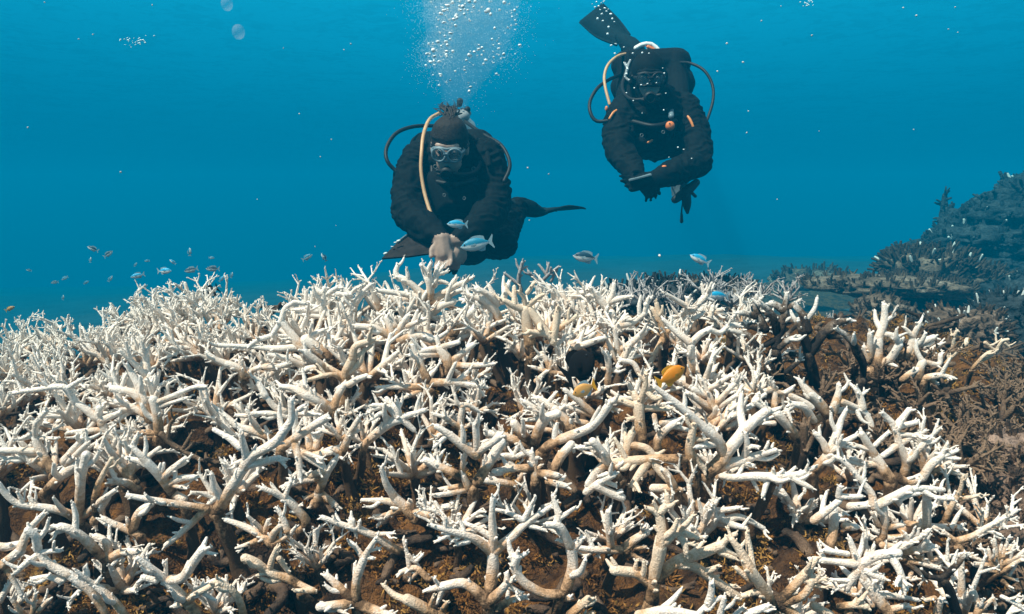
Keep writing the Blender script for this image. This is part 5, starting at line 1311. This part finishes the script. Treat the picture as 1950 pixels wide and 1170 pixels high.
def body_object(mb, th, origin, skin_spots, smooth_spots=(), voxel=.0055):
    me = remeshed(mb, 'body', voxel, 3, origin)
    me.materials.append(M['suit'])
    me.materials.append(M['skin'])
    co = np.empty(len(me.vertices) * 3)
    me.vertices.foreach_get('co', co)
    co = co.reshape(-1, 3) + np.asarray(origin)
    mask = np.zeros(len(co), bool)
    for c, r in skin_spots:
        mask |= np.linalg.norm(co - np.asarray(c), axis=1) < r
    for p in me.polygons:
        p.material_index = 1 if all(mask[v] for v in p.vertices) else 0
    nv = np.empty(len(co) * 3)
    me.vertices.foreach_get('normal', nv)
    nv = nv.reshape(-1, 3)
    near = np.zeros(len(co))                    # no folds where skin or fingers are
    for c, r in list(skin_spots) + list(smooth_spots):
        near = np.maximum(near, np.clip(1.6 - np.linalg.norm(co - np.asarray(c), axis=1) / r, 0, 1))
    fold = np.zeros(len(co))
    for i, c in enumerate(co):
        if near[i] < 1:
            p = Vector((float(c[0]), float(c[1]), float(c[2])))
            w = noise.noise(p * 9)
            fold[i] = .009 * (1 - abs(noise.noise(Vector((p.x * 14 + w, p.y * 14, p.z * 34 + 2 * w))) * 2)) + .004 * noise.noise(p * 46)
    co2 = co + nv * (fold * (1 - near))[:, None] - np.asarray(origin)
    me.vertices.foreach_set('co', co2.ravel())
    me.update()
    return link('body', me, None, th)

def ring(mb, c, nrm, R, r, sx=1.0, sides=8, n=28, up=(0, 0, 1)):
    nrm = np.array(nrm, float); nrm /= np.linalg.norm(nrm)
    a = np.cross(np.array(up, float), nrm); a /= np.linalg.norm(a)
    b = np.cross(nrm, a)
    pts = [c + (a * math.cos(t) * R * sx + b * math.sin(t) * R) for t in np.linspace(0, 2 * math.pi, n)]
    mb.tube(pts, [r] * n, sides=sides, step=R * .25, cap0=False, cap1=False)

def face_gear(th, L, r, f, u, s, origin, frame, lensmat=None):
    mk = MB()
    for q in (-1, 1):
        ring(mk, L(q * .034, .100, .004), f + r * q * .25, .029 * s, .0055 * s, 1.05, up=u)
    mk.tube([L(-.008, .106, .012), L(.008, .106, .012)], [.007 * s, .007 * s])
    mk.tube([L(-.060, .086, .010), L(-.070, .05, .010), L(-.066, .02, .008)], [.010 * s, .008 * s, .007 * s])
    mk.tube([L(.060, .086, .010), L(.070, .05, .010), L(.066, .02, .008)], [.010 * s, .008 * s, .007 * s])
    for z in (.034, -.024):
        mk.tube([L(-.058, .080, z * .8), L(-.03, .094, z), L(0, .100, z * .9), L(.03, .094, z), L(.058, .080, z * .8)], [.007 * s] * 5)
    mask = mk.build('mask', frame, th, origin=origin)
    for q in (-1, 1):
        ln = MB()
        ln.ellipsoid(L(q * .034, .100, .004), (.029 * s, .004 * s, .028 * s), np.array([r, f + r * q * .25, u]).T)
        ln.build('lens', lensmat or M['lens'], mask, origin=(0, 0, 0) if False else origin)
        e = MB()
        e.ellipsoid(L(q * .032, .074, .010), (.0125 * s, .0125 * s, .0125 * s))
        ei = e.build('eye', M['white'], th, origin=origin)
        ir = MB()
        ir.ellipsoid(L(q * .032, .0845, .009), (.006 * s, .004 * s, .006 * s), np.array([r, f, u]).T)
        ir.build('iris', M['rubber'], ei, origin=origin)
    st = MB()
    pts = []
    for t in np.linspace(-1.9, 1.9, 15):
        a = t
        pts.append(L(.082 * math.sin(a), -.008 - .100 * math.cos(a), .018 + .012 * math.cos(a)))
    st.tube(pts, [.007 * s] * 15, sides=6)
    st.build('mask_strap', M['rubber'], th, origin=origin)
    rg = MB()
    rg.ellipsoid(L(0, .108, -.076), (.032 * s, .020 * s, .028 * s), np.array([r, f, u]).T)
    rg.tube([L(-.040, .092, -.088), L(0, .100, -.096), L(.040, .092, -.088)], [.010 * s, .013 * s, .010 * s])
    rg.tube([L(0, .080, -.060), L(0, .10, -.072)], [.016 * s, .018 * s])
    reg = rg.build('regulator', M['rubber'], th, origin=origin)
    pb = MB()
    ring(pb, L(0, .127, -.078), f, .021 * s, .003 * s, up=u)
    pb.build('purge_button', M['vest'], reg, origin=origin)

def hose(name, pts, r, m, th, origin):
    mb = MB()
    mb.tube(pts, [r] * len(pts), sides=9, step=r * 2)
    return mb.build(name, m, th, origin=origin)

def fin_blade(name, a, b, side, w0, w1, th, origin, m, foot=None):
    a, b, side = np.array(a), np.array(b), np.array(side, float)
    ax = (b - a) / np.linalg.norm(b - a)
    side -= ax * side.dot(ax); side /= np.linalg.norm(side)
    nrm = np.cross(ax, side)
    mb = MB()
    n = 12
    for s in (1,):
        top = []
        for i in range(n + 1):
            t = i / n
            w = w0 + (w1 - w0) * min(1, t * 1.5)
            top.append(a + (b - a) * t + nrm * .02 * math.sin(t * 3) + side * w * (1 if t < .98 else .93))
        for i in range(n, -1, -1):
            t = i / n
            w = w0 + (w1 - w0) * min(1, t * 1.5)
            top.append(a + (b - a) * t + nrm * .02 * math.sin(t * 3) - side * w * (1 if t < .98 else .93))
    k = len(top)
    top = np.array(top)
    v = np.vstack([top + nrm * .003, top - nrm * .003])
    f = []
    for i in range(n):
        j = k - 1 - i
        f.append((i, i + 1, j - 1, j))
        f.append((k + j, k + j - 1, k + i + 1, k + i))
    for i in range(k):
        f.append((i, k + i, k + (i + 1) % k, (i + 1) % k))
    mb.add(v, f)
    for e in (-1, 1):
        mb.tube([a + side * e * w0 * .9, a + (b - a) * .5 + nrm * .02 + side * e * (w0 + (w1 - w0) * .75), a + (b - a) * .97 + side * e * w1], [.010, .008, .004], sides=8)
    if foot:
        mb.tube(foot[0], foot[1], sides=14)
    else:
        mb.tube([a - ax * .17, a - ax * .08, a + ax * .05], [.058, .062, .030], sides=14)
    return mb.build(name, m, th, origin=origin)

# ---- left diver
q = QD(3.3)
org = q(880, 420, .2)
d1 = thing('person', "left diver in a black wetsuit, head bowed, clasping hands over a slate above the coral", 'person', org)
mb = MB()
mb.tube([q(890, 450, .40), q(878, 400, .26), q(862, 335, .12), q(860, 305, .10)], [.145, .15, .175, .14], sides=20)
mb.tube([q(800, 310, .09), q(862, 302, .08), q(922, 303, .09)], [.070, .085, .070], sides=16)
mb.tube([q(862, 302, .05), q(858, 283, -.03)], [.062, .058], sides=14)
hc = q(856, 283, -.07)
Lh, roth, rr_, ff_, uu_ = head(mb, hc, 0, (-.06, -.92, -.40), (0.03, -.35, .94), .96)
mb.tube([q(800, 308, .08), q(782, 355, .02), q(778, 405, -.06)], [.088, .082, .072], sides=14)
mb.tube([q(778, 405, -.06), q(814, 436, -.18), q(838, 453, -.26)], [.072, .060, .036], sides=14)
mb.tube([q(922, 302, .08), q(936, 352, .03), q(938, 398, -.05)], [.088, .084, .074], sides=14)
mb.tube([q(938, 398, -.05), q(908, 436, -.20), q(872, 456, -.27)], [.074, .060, .036], sides=14)
mb.tube([q(915, 440, .36), q(940, 462, .22), q(958, 466, .13)], [.095, .078, .064], sides=16)
mb.tube([q(955, 466, .13), q(968, 435, .36), q(986, 402, .58)], [.064, .056, .042], sides=14)
mb.tube([q(988, 402, .58), q(985, 392, .59), q(1008, 396, .65)], [.044, .044, .040], sides=12)
mb.tube([q(875, 445, .36), q(890, 468, .2), q(902, 474, .10)], [.092, .072, .060], sides=16)
mb.tube([q(902, 474, .10), q(912, 450, .36), q(925, 430, .58)], [.060, .055, .044], sides=14)
hand(mb, q(842, 452, -.29), (.10, -.15, -1), (.95, -.25, .1), 1.0, .55)
hand(mb, q(876, 462, -.26), (-.35, -.2, -.9), (-.9, -.3, .3), .95, .75)
sk = [(Lh(0, .07, -.030), .088), (Lh(0, .05, .045), .062), (q(848, 482, -.30), .082), (q(868, 484, -.27), .07), (Lh(.08, 0, 0), .03), (Lh(-.08, 0, 0), .03)]
body_object(mb, d1, org, sk)
face_gear(d1, Lh, rr_, ff_, uu_, .96, org, M['maskframe'])
hb = MB()
hb.ellipsoid(Lh(0, -.018, .044), (.081, .097, .097), roth, 28, 18)
hb.ellipsoid(Lh(0, -.075, .070), (.050, .045, .050), roth)
for a in np.linspace(-1.25, 1.25, 16):
    hb.tube([Lh(.01 * math.sin(a), -.03, .136), Lh(.055 * math.sin(a), .040 * math.cos(a), .120), Lh(.083 * math.sin(a), .076 * math.cos(a), .066)], [.006, .008, .006], sides=6)
hm = remeshed(hb, 'hair', .005, 1, org)
hair = link('hair', hm, M['hair'], d1)
tk = MB()
rngH = random.Random(4)
for _ in range(80):
    b = Lh(rngH.gauss(-.004, .016), -.03 + rngH.gauss(0, .012), .134 + rngH.gauss(0, .006))
    e = q(rngH.gauss(850, 11), rngH.gauss(208, 7), .05 + rngH.gauss(0, .03))
    m_ = (b + e) / 2 + np.array([rngH.gauss(0, .014), rngH.gauss(0, .014), .012])
    tk.tube([b, m_, e], [.0045, .0030, .0008], sides=6)
tk.build('topknot', M['bun'], hair, origin=org)
# buoyancy vest, straps
vb = MB()
for x0, x1 in ((812, 808), (912, 926)):
    vb.tube([q(x0, 272, .20), q(x0 - (8 if x0 < 850 else -8), 300, .13), q(x1, 350, .03), q(x1 + (14 if x0 < 850 else -14), 410, .05)], [.050, .056, .052, .046], sides=12)
vb.tube([q(812, 285, .22), q(910, 280, .22)], [.085, .085], sides=12)
vb.tube([q(835, 350, .0), q(862, 400, -.02), q(890, 350, .0)], [.07, .08, .07], sides=12)
vb.tube([q(800, 420, .28), q(870, 430, .16), q(930, 418, .30)], [.045, .04, .045], sides=12)
vm = remeshed(vb, 'vest', .007, 2, org)
vest = link('vest', vm, M['vest'], d1)
sb = MB()
sb.tube([q(826, 345, -.05), q(866, 352, -.10), q(905, 343, -.05)], [.011, .011, .011], sides=8)
sb.tube([q(822, 300, .03), q(824, 345, -.04), q(832, 400, .0)], [.010, .010, .010], sides=8)
sb.tube([q(905, 300, .03), q(903, 345, -.04), q(898, 400, .0)], [.010, .010, .010], sides=8)
sb.build('strap', M['rubber'], vest, origin=org)
bk = MB(); bk.box(q(860, 358, -.125), q(873, 347, -.105)); bk.build('buckle', M['rubber'], vest, origin=org)
for px, py, dd, r in ((829, 318, -.06, .008), (902, 322, -.06, .008), (846, 372, -.13, .006), (884, 378, -.12, .006), (905, 366, -.04, .007)):
    rg = MB(); ring(rg, q(px, py, dd), (0, -1, .1), r, .0022); rg.build('glint_ring', M['dull_metal'], vest, origin=org)  # small metal rings added as glints on the vest
for px in (822, 906):
    pk = MB()
    pk.ellipsoid(q(px, 398, -.02), (.048, .030, .052), nu=20, nv=14)
    link('pocket', remeshed(pk, 'pocket', .006, 2, org), M['vest'], vest)
hose('shoulder_strap', [q(905, 262, .12), q(925, 285, .02), q(931, 315, -.05)], .012, M['vest'], d1, org)
# tank and valve
tk = MB()
ta, tb = q(878, 250, .40), q(890, 430, .78)
tk.tube([ta, tb], [.078, .078], sides=24, step=.05)
tank = tk.build('tank', M['white'], d1, origin=org)
tv = MB()
tv.tube([q(880, 236, .38), q(881, 212, .36)], [.019, .017], sides=12)
tv.tube([q(873, 214, .36), q(892, 216, .36)], [.014, .014], sides=12)
tv.ellipsoid(q(884, 222, .34), (.028, .028, .028))
tv.build('valve', M['metal'], tank, origin=org)
for px, py in ((875, 197), (889, 213)):
    kn = MB(); kn.tube([q(px, py + 2, .35), q(px + 1, py - 4, .35)], [.014, .016], sides=10); kn.build('valve_knob', M['rubber'], tank, origin=org)
hose('tan_hose', [q(836, 216, .30), q(818, 228, .20), q(807, 255, .05), q(803, 290, -.02), q(802, 325, -.05), q(808, 365, -.08), q(818, 400, -.12), q(829, 428, -.16)], .0085, M['hose_tan'], d1, org)
hose('hose', [q(838, 240, .30), q(790, 241, .18), q(755, 254, .10), q(736, 282, .04), q(738, 308, .0), q(756, 328, .0), q(775, 350, -.06)], .0088, M['rubber'], d1, org)
hose('hose', [q(886, 232, .32), q(920, 256, .18), q(952, 275, .08), q(968, 300, .02), q(970, 322, -.03), q(960, 345, -.06)], .0088, M['rubber'], d1, org)
hose('hose', [Lh(.04, .11, -.066), q(892, 332, -.12), q(915, 310, -.02), q(905, 268, .15)], .0088, M['rubber'], d1, org)
gb = MB(); gb.tube([q(829, 428, -.16), q(834, 436, -.17)], [.014, .020], sides=12); gb.build('gauge', M['rubber'], d1, origin=org)
ff = fin_blade('fin', q(1026, 405, .70), q(1089, 400, 1.02), ray(1060, 402), .06, .095, d1, org, M['finmat'], ([q(984, 393, .60), q(1004, 396, .64), q(1024, 403, .68), q(1040, 405, .74)], [.050, .050, .034, .012]))
fin_blade('fin', q(930, 424, .72), q(936, 424, 1.08), (1, 0, 0), .06, .095, d1, org, M['finmat'])
# slate under the left diver's arm
s_o = q(785, 470, -.2)
sl = thing('dive_slate', "brown dive slate with white scraps along its edge under the left diver's arm", 'slate', s_o)
sb = MB()
cs = [q(727, 492, -.22), q(756, 462, -.16), q(786, 440, -.10), q(838, 452, -.18), q(836, 480, -.26), q(780, 488, -.26)]
nrm = np.cross(cs[2] - cs[0], cs[4] - cs[0])
if nrm[1] > 0: nrm = -nrm
sb.plate(cs, .008, nrm)
sb.build('board', M['slate_board'], sl, origin=s_o, smooth=False)
for a, b, w in ((734, 483, .0), (745, 470, .0), (753, 462, .0), (759, 459, .0)):
    pb = MB()
    k = .6 + .5 * ((a * 7) % 5) / 5
    pb.ellipsoid(q(a + (b % 3), b, -.20), (.011 * k, .005, .006 * k * k), Matrix.Rotation(.6 - k, 3, 'Y'), nu=10, nv=6)
    pb.build('paper_scrap', M['white'], sl, origin=s_o)
tb_ = MB(); tb_.tube([q(757, 461, -.17), q(786, 439, -.11)], [.004, .004], sides=6); tb_.build('edge_trim', M['maskframe'], sl, origin=s_o)

# ---- right diver
q = QD(3.7)
org = q(1245, 240, .2)
d2 = thing('person', "right diver gliding head-first toward the viewer, one fin raised behind, forearms folded", 'person', org)
mb = MB()
mb.tube([q(1252, 190, .85), q(1250, 220, .48), q(1246, 240, .16), q(1244, 215, .06)], [.13, .15, .19, .15], sides=20)
mb.tube([q(1195, 212, .07), q(1246, 205, .05), q(1300, 208, .07)], [.072, .095, .072], sides=16)
mb.tube([q(1212, 258, .12), q(1288, 258, .12)], [.11, .11], sides=16)
mb.tube([q(1242, 205, .02), q(1236, 178, -.04)], [.066, .062], sides=14)
hc = q(1234, 150, -.05)
Lh, roth, rr_, ff_, uu_ = head(mb, hc, 0, (-.04, -.96, -.24), (-.02, -.25, .97), 1.0)
mb.tube([q(1192, 214, .06), q(1177, 252, .0), q(1180, 288, -.08)], [.088, .080, .066], sides=14)
mb.tube([q(1180, 288, -.08), q(1203, 320, -.20), q(1213, 338, -.28)], [.066, .054, .036], sides=14)
mb.tube([q(1300, 212, .06), q(1322, 258, .0), q(1330, 310, -.10)], [.088, .080, .064], sides=14)
mb.tube([q(1330, 310, -.10), q(1280, 330, -.24), q(1242, 343, -.30)], [.064, .056, .038], sides=14)
mb.tube([q(1230, 200, .85), q(1222, 150, 1.10), q(1210, 115, 1.25), q(1200, 98, 1.36)], [.095, .075, .055, .045], sides=14)
mb.tube([q(1200, 98, 1.36), q(1192, 86, 1.40)], [.046, .036], sides=12)
mb.tube([q(1272, 200, .85), q(1278, 165, 1.15), q(1275, 150, 1.55)], [.095, .075, .048], sides=14)
hand(mb, q(1240, 340, -.31), (-1, -.1, -.28), (.2, -.3, -.9), 1.02, .6)
hand(mb, q(1208, 337, -.27), (.7, -.25, -.55), (-.6, -.3, -.6), 1.0, .8)
body_object(mb, d2, org, [(Lh(0, .085, -.030), .055)], [(q(1215, 345, -.33), .10), (q(1222, 348, -.32), .10)])
face_gear(d2, Lh, rr_, ff_, uu_, 1.0, org, M['rubber'])
hb = MB()
hb.ellipsoid(Lh(0, -.016, .034), (.084, .102, .094), roth, 28, 18)
hb.tube([Lh(0, -.03, -.03), Lh(0, -.06, -.10)], [.085, .075], sides=16)
hd = remeshed(hb, 'hood', .0055, 2, org)
hood = link('hood', hd, M['suit'], d2)
vb = MB()
vb.tube([q(1288, 112, .30), q(1290, 150, .26), q(1292, 200, .12), q(1290, 260, .06)], [.048, .056, .056, .05], sides=12)
vb.tube([q(1192, 118, .30), q(1192, 160, .26), q(1192, 205, .12), q(1206, 262, .08)], [.046, .052, .056, .05], sides=12)
vb.tube([q(1192, 125, .34), q(1288, 120, .34)], [.08, .08], sides=12)
vb.tube([q(1198, 165, .34), q(1288, 160, .34)], [.10, .10], sides=12)
vb.tube([q(1205, 262, .10), q(1250, 258, .02), q(1290, 262, .10)], [.04, .04, .04], sides=12)
vb.tube([q(1296, 186, .14), q(1313, 184, .12)], [.02, .016], sides=10)
vest = link('vest', remeshed(vb, 'vest', .007, 2, org), M['vest'], d2)
for px, py, dd, r in ((1198, 200, -.01, .009), (1294, 214, -.0, .009), (1263, 252, -.17, .007), (1222, 258, -.16, .007), (1270, 182, .03, .008), (1300, 262, -.04, .007), (1196, 192, .02, .012)):
    rg = MB(); ring(rg, q(px, py, dd), (0, -1, .1), r, .0022); rg.build('glint_ring', M['dull_metal'], vest, origin=org)  # rings put in to give the dark vest some glints
for px, py in ((1215, 274), (1278, 272)):
    pk = MB()
    pk.ellipsoid(q(px, py, -.0), (.055, .040, .045), nu=20, nv=14)
    link('pocket', remeshed(pk, 'pocket', .006, 2, org), M['vest'], vest)
for pts in ([(1300, 190, .1), (1304, 215, .0), (1296, 250, -.06)], [(1196, 186, .1), (1194, 215, .0), (1204, 250, -.06)]):
    hose('shoulder_strap', [q(*p) for p in pts], .014, M['vest'], d2, org)
hose('hose', [Lh(-.045, .11, -.066), q(1205, 190, -.08), q(1185, 165, .1), q(1200, 120, .30)], .0085, M['rubber'], d2, org)
for pts in ([(1190, 121, .20), (1195, 132, .17), (1190, 146, .17), (1198, 154, .16)], [(1200, 116, .24), (1196, 124, .2), (1193, 136, .18)]):
    hose('regulator_fitting', [q(*p) for p in pts], .007, M['metal'], d2, org)
sb = MB()
sb.tube([q(1206, 232, -.08), q(1246, 240, -.15), q(1286, 230, -.08)], [.011, .011, .011], sides=8)
sb.tube([q(1288, 205, .04), q(1284, 240, -.06), q(1276, 285, .02)], [.010, .010, .010], sides=8)
sb.build('strap', M['rubber'], vest, origin=org)
tk = MB()
ta, tb = q(1240, 122, .46), q(1250, 160, 1.05)
tk.tube([ta, tb], [.085, .085], sides=24, step=.05)
tank = tk.build('tank', M['metal'], d2, origin=org)
tv = MB()
tv.tube([q(1240, 118, .38), q(1238, 108, .36)], [.02, .018], sides=12)
tv.tube([q(1226, 108, .36), q(1254, 110, .36)], [.014, .014], sides=12)
tv.build('valve', M['metal'], tank, origin=org)
hose('white_hose', [q(1211, 92, .34), q(1222, 86, .34), q(1236, 84, .34), q(1248, 90, .34), q(1261, 106, .32)], .0125, M['white'], d2, org)
hose('orange_hose', [q(1234, 90, .33), q(1246, 96, .33), q(1256, 108, .32)], .009, M['orange'], d2, org)
hose('tan_hose', [q(1216, 106, .32), q(1195, 103, .30), q(1175, 108, .22), q(1158, 124, .16), q(1151, 145, .12), q(1153, 168, .08), q(1161, 199, .04)], .0075, M['hose_tan'], d2, org)
hose('hose', [q(1182, 143, .24), q(1160, 152, .16), q(1138, 168, .1), q(1124, 192, .06), q(1124, 214, .02), q(1136, 231, .0), q(1165, 229, -.02), q(1185, 224, -.03)], .0088, M['rubber'], d2, org)
hose('hose', [q(1292, 119, .26), q(1315, 121, .18), q(1340, 134, .12), q(1356, 160, .08), q(1358, 190, .04), q(1348, 225, .0), q(1338, 245, -.04)], .0075, M['rubber'], d2, org)
hose('inflator_hose', [q(1278, 192, .04), q(1278, 222, -.12)], .014, M['maskframe'], d2, org)
oi = MB(); oi.ellipsoid(q(1276, 240, -.16), (.022, .016, .022)); oi.build('inflator_button', M['orange'], d2, origin=org)
oi = MB(); oi.ellipsoid(q(1155, 207, .03), (.008, .008, .013)); oi.build('hose_end', M['orange'], d2, origin=org)
for pts in ([(1177, 209, -.02), (1168, 215, -.045), (1161, 226, -.05)], [(1305, 216, -.03), (1314, 228, -.06), (1320, 242, -.07)], [(1328, 260, -.078), (1331, 270, -.085), (1335, 281, -.10)], [(1222, 275, -.02), (1233, 272, -.02), (1241, 268, -.02)]):
    hose('suit_piping', [q(*p) for p in pts], .0065, M['hose_orange'], d2, org)
oi = MB(); oi.ellipsoid(q(1265, 318, -.29), (.012, .01, .008)); oi.build('wrist_band', M['orange'], d2, origin=org)
fin_blade('fin', q(1186, 76, 1.45), q(1124, 24, 1.75), (.64, .2, .77), .06, .105, d2, org, M['finmat'])
fin_blade('fin', q(1276, 150, 1.75), q(1280, 160, 2.15), (1, 0, 0), .055, .10, d2, org, M['finmat'])
s_o = q(1220, 337, -.33)
sl = thing('dive_slate', "thin pale-edged dive slate held on the right diver's forearm", 'slate', s_o)
sb = MB()
a, b = q(1199, 343, -.36), q(1241, 332, -.36)
sb.plate([a, b, b + np.array([.0, .10, .015]), a + np.array([.0, .10, .015])], .006, (0, -.15, 1))
sb.build('board', M['maskframe'], sl, origin=s_o, smooth=False)
# gauges hanging below
g_o = q(1302, 365, -.12)
gt = thing('gauge_console', "dangling gauge console with a pale tag below the right diver's forearm", 'gauge', g_o)
gm = MB()
gm.tube([q(1326, 348, -.10), q(1310, 362, -.12), q(1286, 380, -.12)], [.018, .026, .020], sides=12)
gm.tube([q(1306, 368, -.12), q(1308, 390, -.12), q(1309, 405, -.12)], [.024, .022, .008], sides=12)
gm.tube([q(1324, 374, -.12), q(1316, 366, -.12)], [.008, .008], sides=8)
gm.build('gauge_body', M['rubber'], gt, origin=g_o)
tg = MB()
tg.plate([q(1278, 356, -.10), q(1316, 343, -.10), q(1298, 362, -.10), q(1280, 374, -.10)], .006, (0, -1, 0))
tg.build('tag', M['maskframe'], gt, origin=g_o, smooth=False)
cl = MB()
cl.tube([q(1300, 385, -.12), q(1298, 402, -.12), q(1298, 422, -.12)], [.003, .004, .009], sides=8)
cl.build('clip', M['rubber'], gt, origin=g_o)

# ------------------------------------------------------------------ the water itself
def surf_mat():
    m = bpy.data.materials.new('dapple_tint_surface')
    m.use_nodes = True
    nt = m.node_tree
    nt.nodes.clear()
    out = nt.nodes.new("ShaderNodeOutputMaterial")
    tr = nt.nodes.new("ShaderNodeBsdfTransparent")
    n = noise_tex(nt, 1.5, 2.0, .5)
    n.inputs['Distortion'].default_value = 1.2
    n2 = noise_tex(nt, .45, 1.0, .5)
    ad = N(nt, "ShaderNodeMath", operation='MULTIPLY_ADD')
    nt.links.new(n2.outputs['Fac'], ad.inputs[0]); ad.inputs[1].default_value = .6
    nt.links.new(n.outputs['Fac'], ad.inputs[2])
    r = ramp(nt, ad.outputs[0], [(.62, (.90, .91, .915)), (.84, (1, 1, 1))])  # patchy tint painted in to dapple sunlight the way ripples focus it
    nt.links.new(r.outputs[0], tr.inputs[0])
    nt.links.new(tr.outputs[0], out.inputs[0])
    return m
SURF = CAM[2] + 6.0
sheet('water_surface', np.arange(-240, 241, 8.0), np.arange(-20, 290, 8.0), lambda x, y: SURF + 0.05 * fbm(x * .3, y * .3, 6.0, 2), surf_mat())
hz = MB()
hz.box((-39.5, -4.0, FLOOR_Z - 5.0), (39.5, 39.5, CAM[2] + 1.6))
def water(nt):
    nt.nodes.clear()
    out = nt.nodes.new("ShaderNodeOutputMaterial")
    v = nt.nodes.new("ShaderNodeVolumePrincipled")
    v.inputs['Color'].default_value = (.0, .118, .220, 1)
    v.inputs['Density'].default_value = .14
    v.inputs['Density Attribute'].default_value = ''
    v.inputs['Absorption Color'].default_value = (.0, .53, .68, 1)
    v.inputs['Anisotropy'].default_value = 0.0
    nt.links.new(v.outputs[0], out.inputs['Volume'])
wm = bpy.data.materials.new('sea_water_haze')
wm.use_nodes = True
water(wm.node_tree)
tag(hz.build('haze', wm, smooth=False), 'blue sea water filling the scene', 'water', kind='stuff')

for o in [o for o in bpy.data.objects if o.parent is None and o.get('category') == 'coral' and not o.get('label')]:
    for c in list(o.children):
        bpy.data.objects.remove(c)
    bpy.data.objects.remove(o)
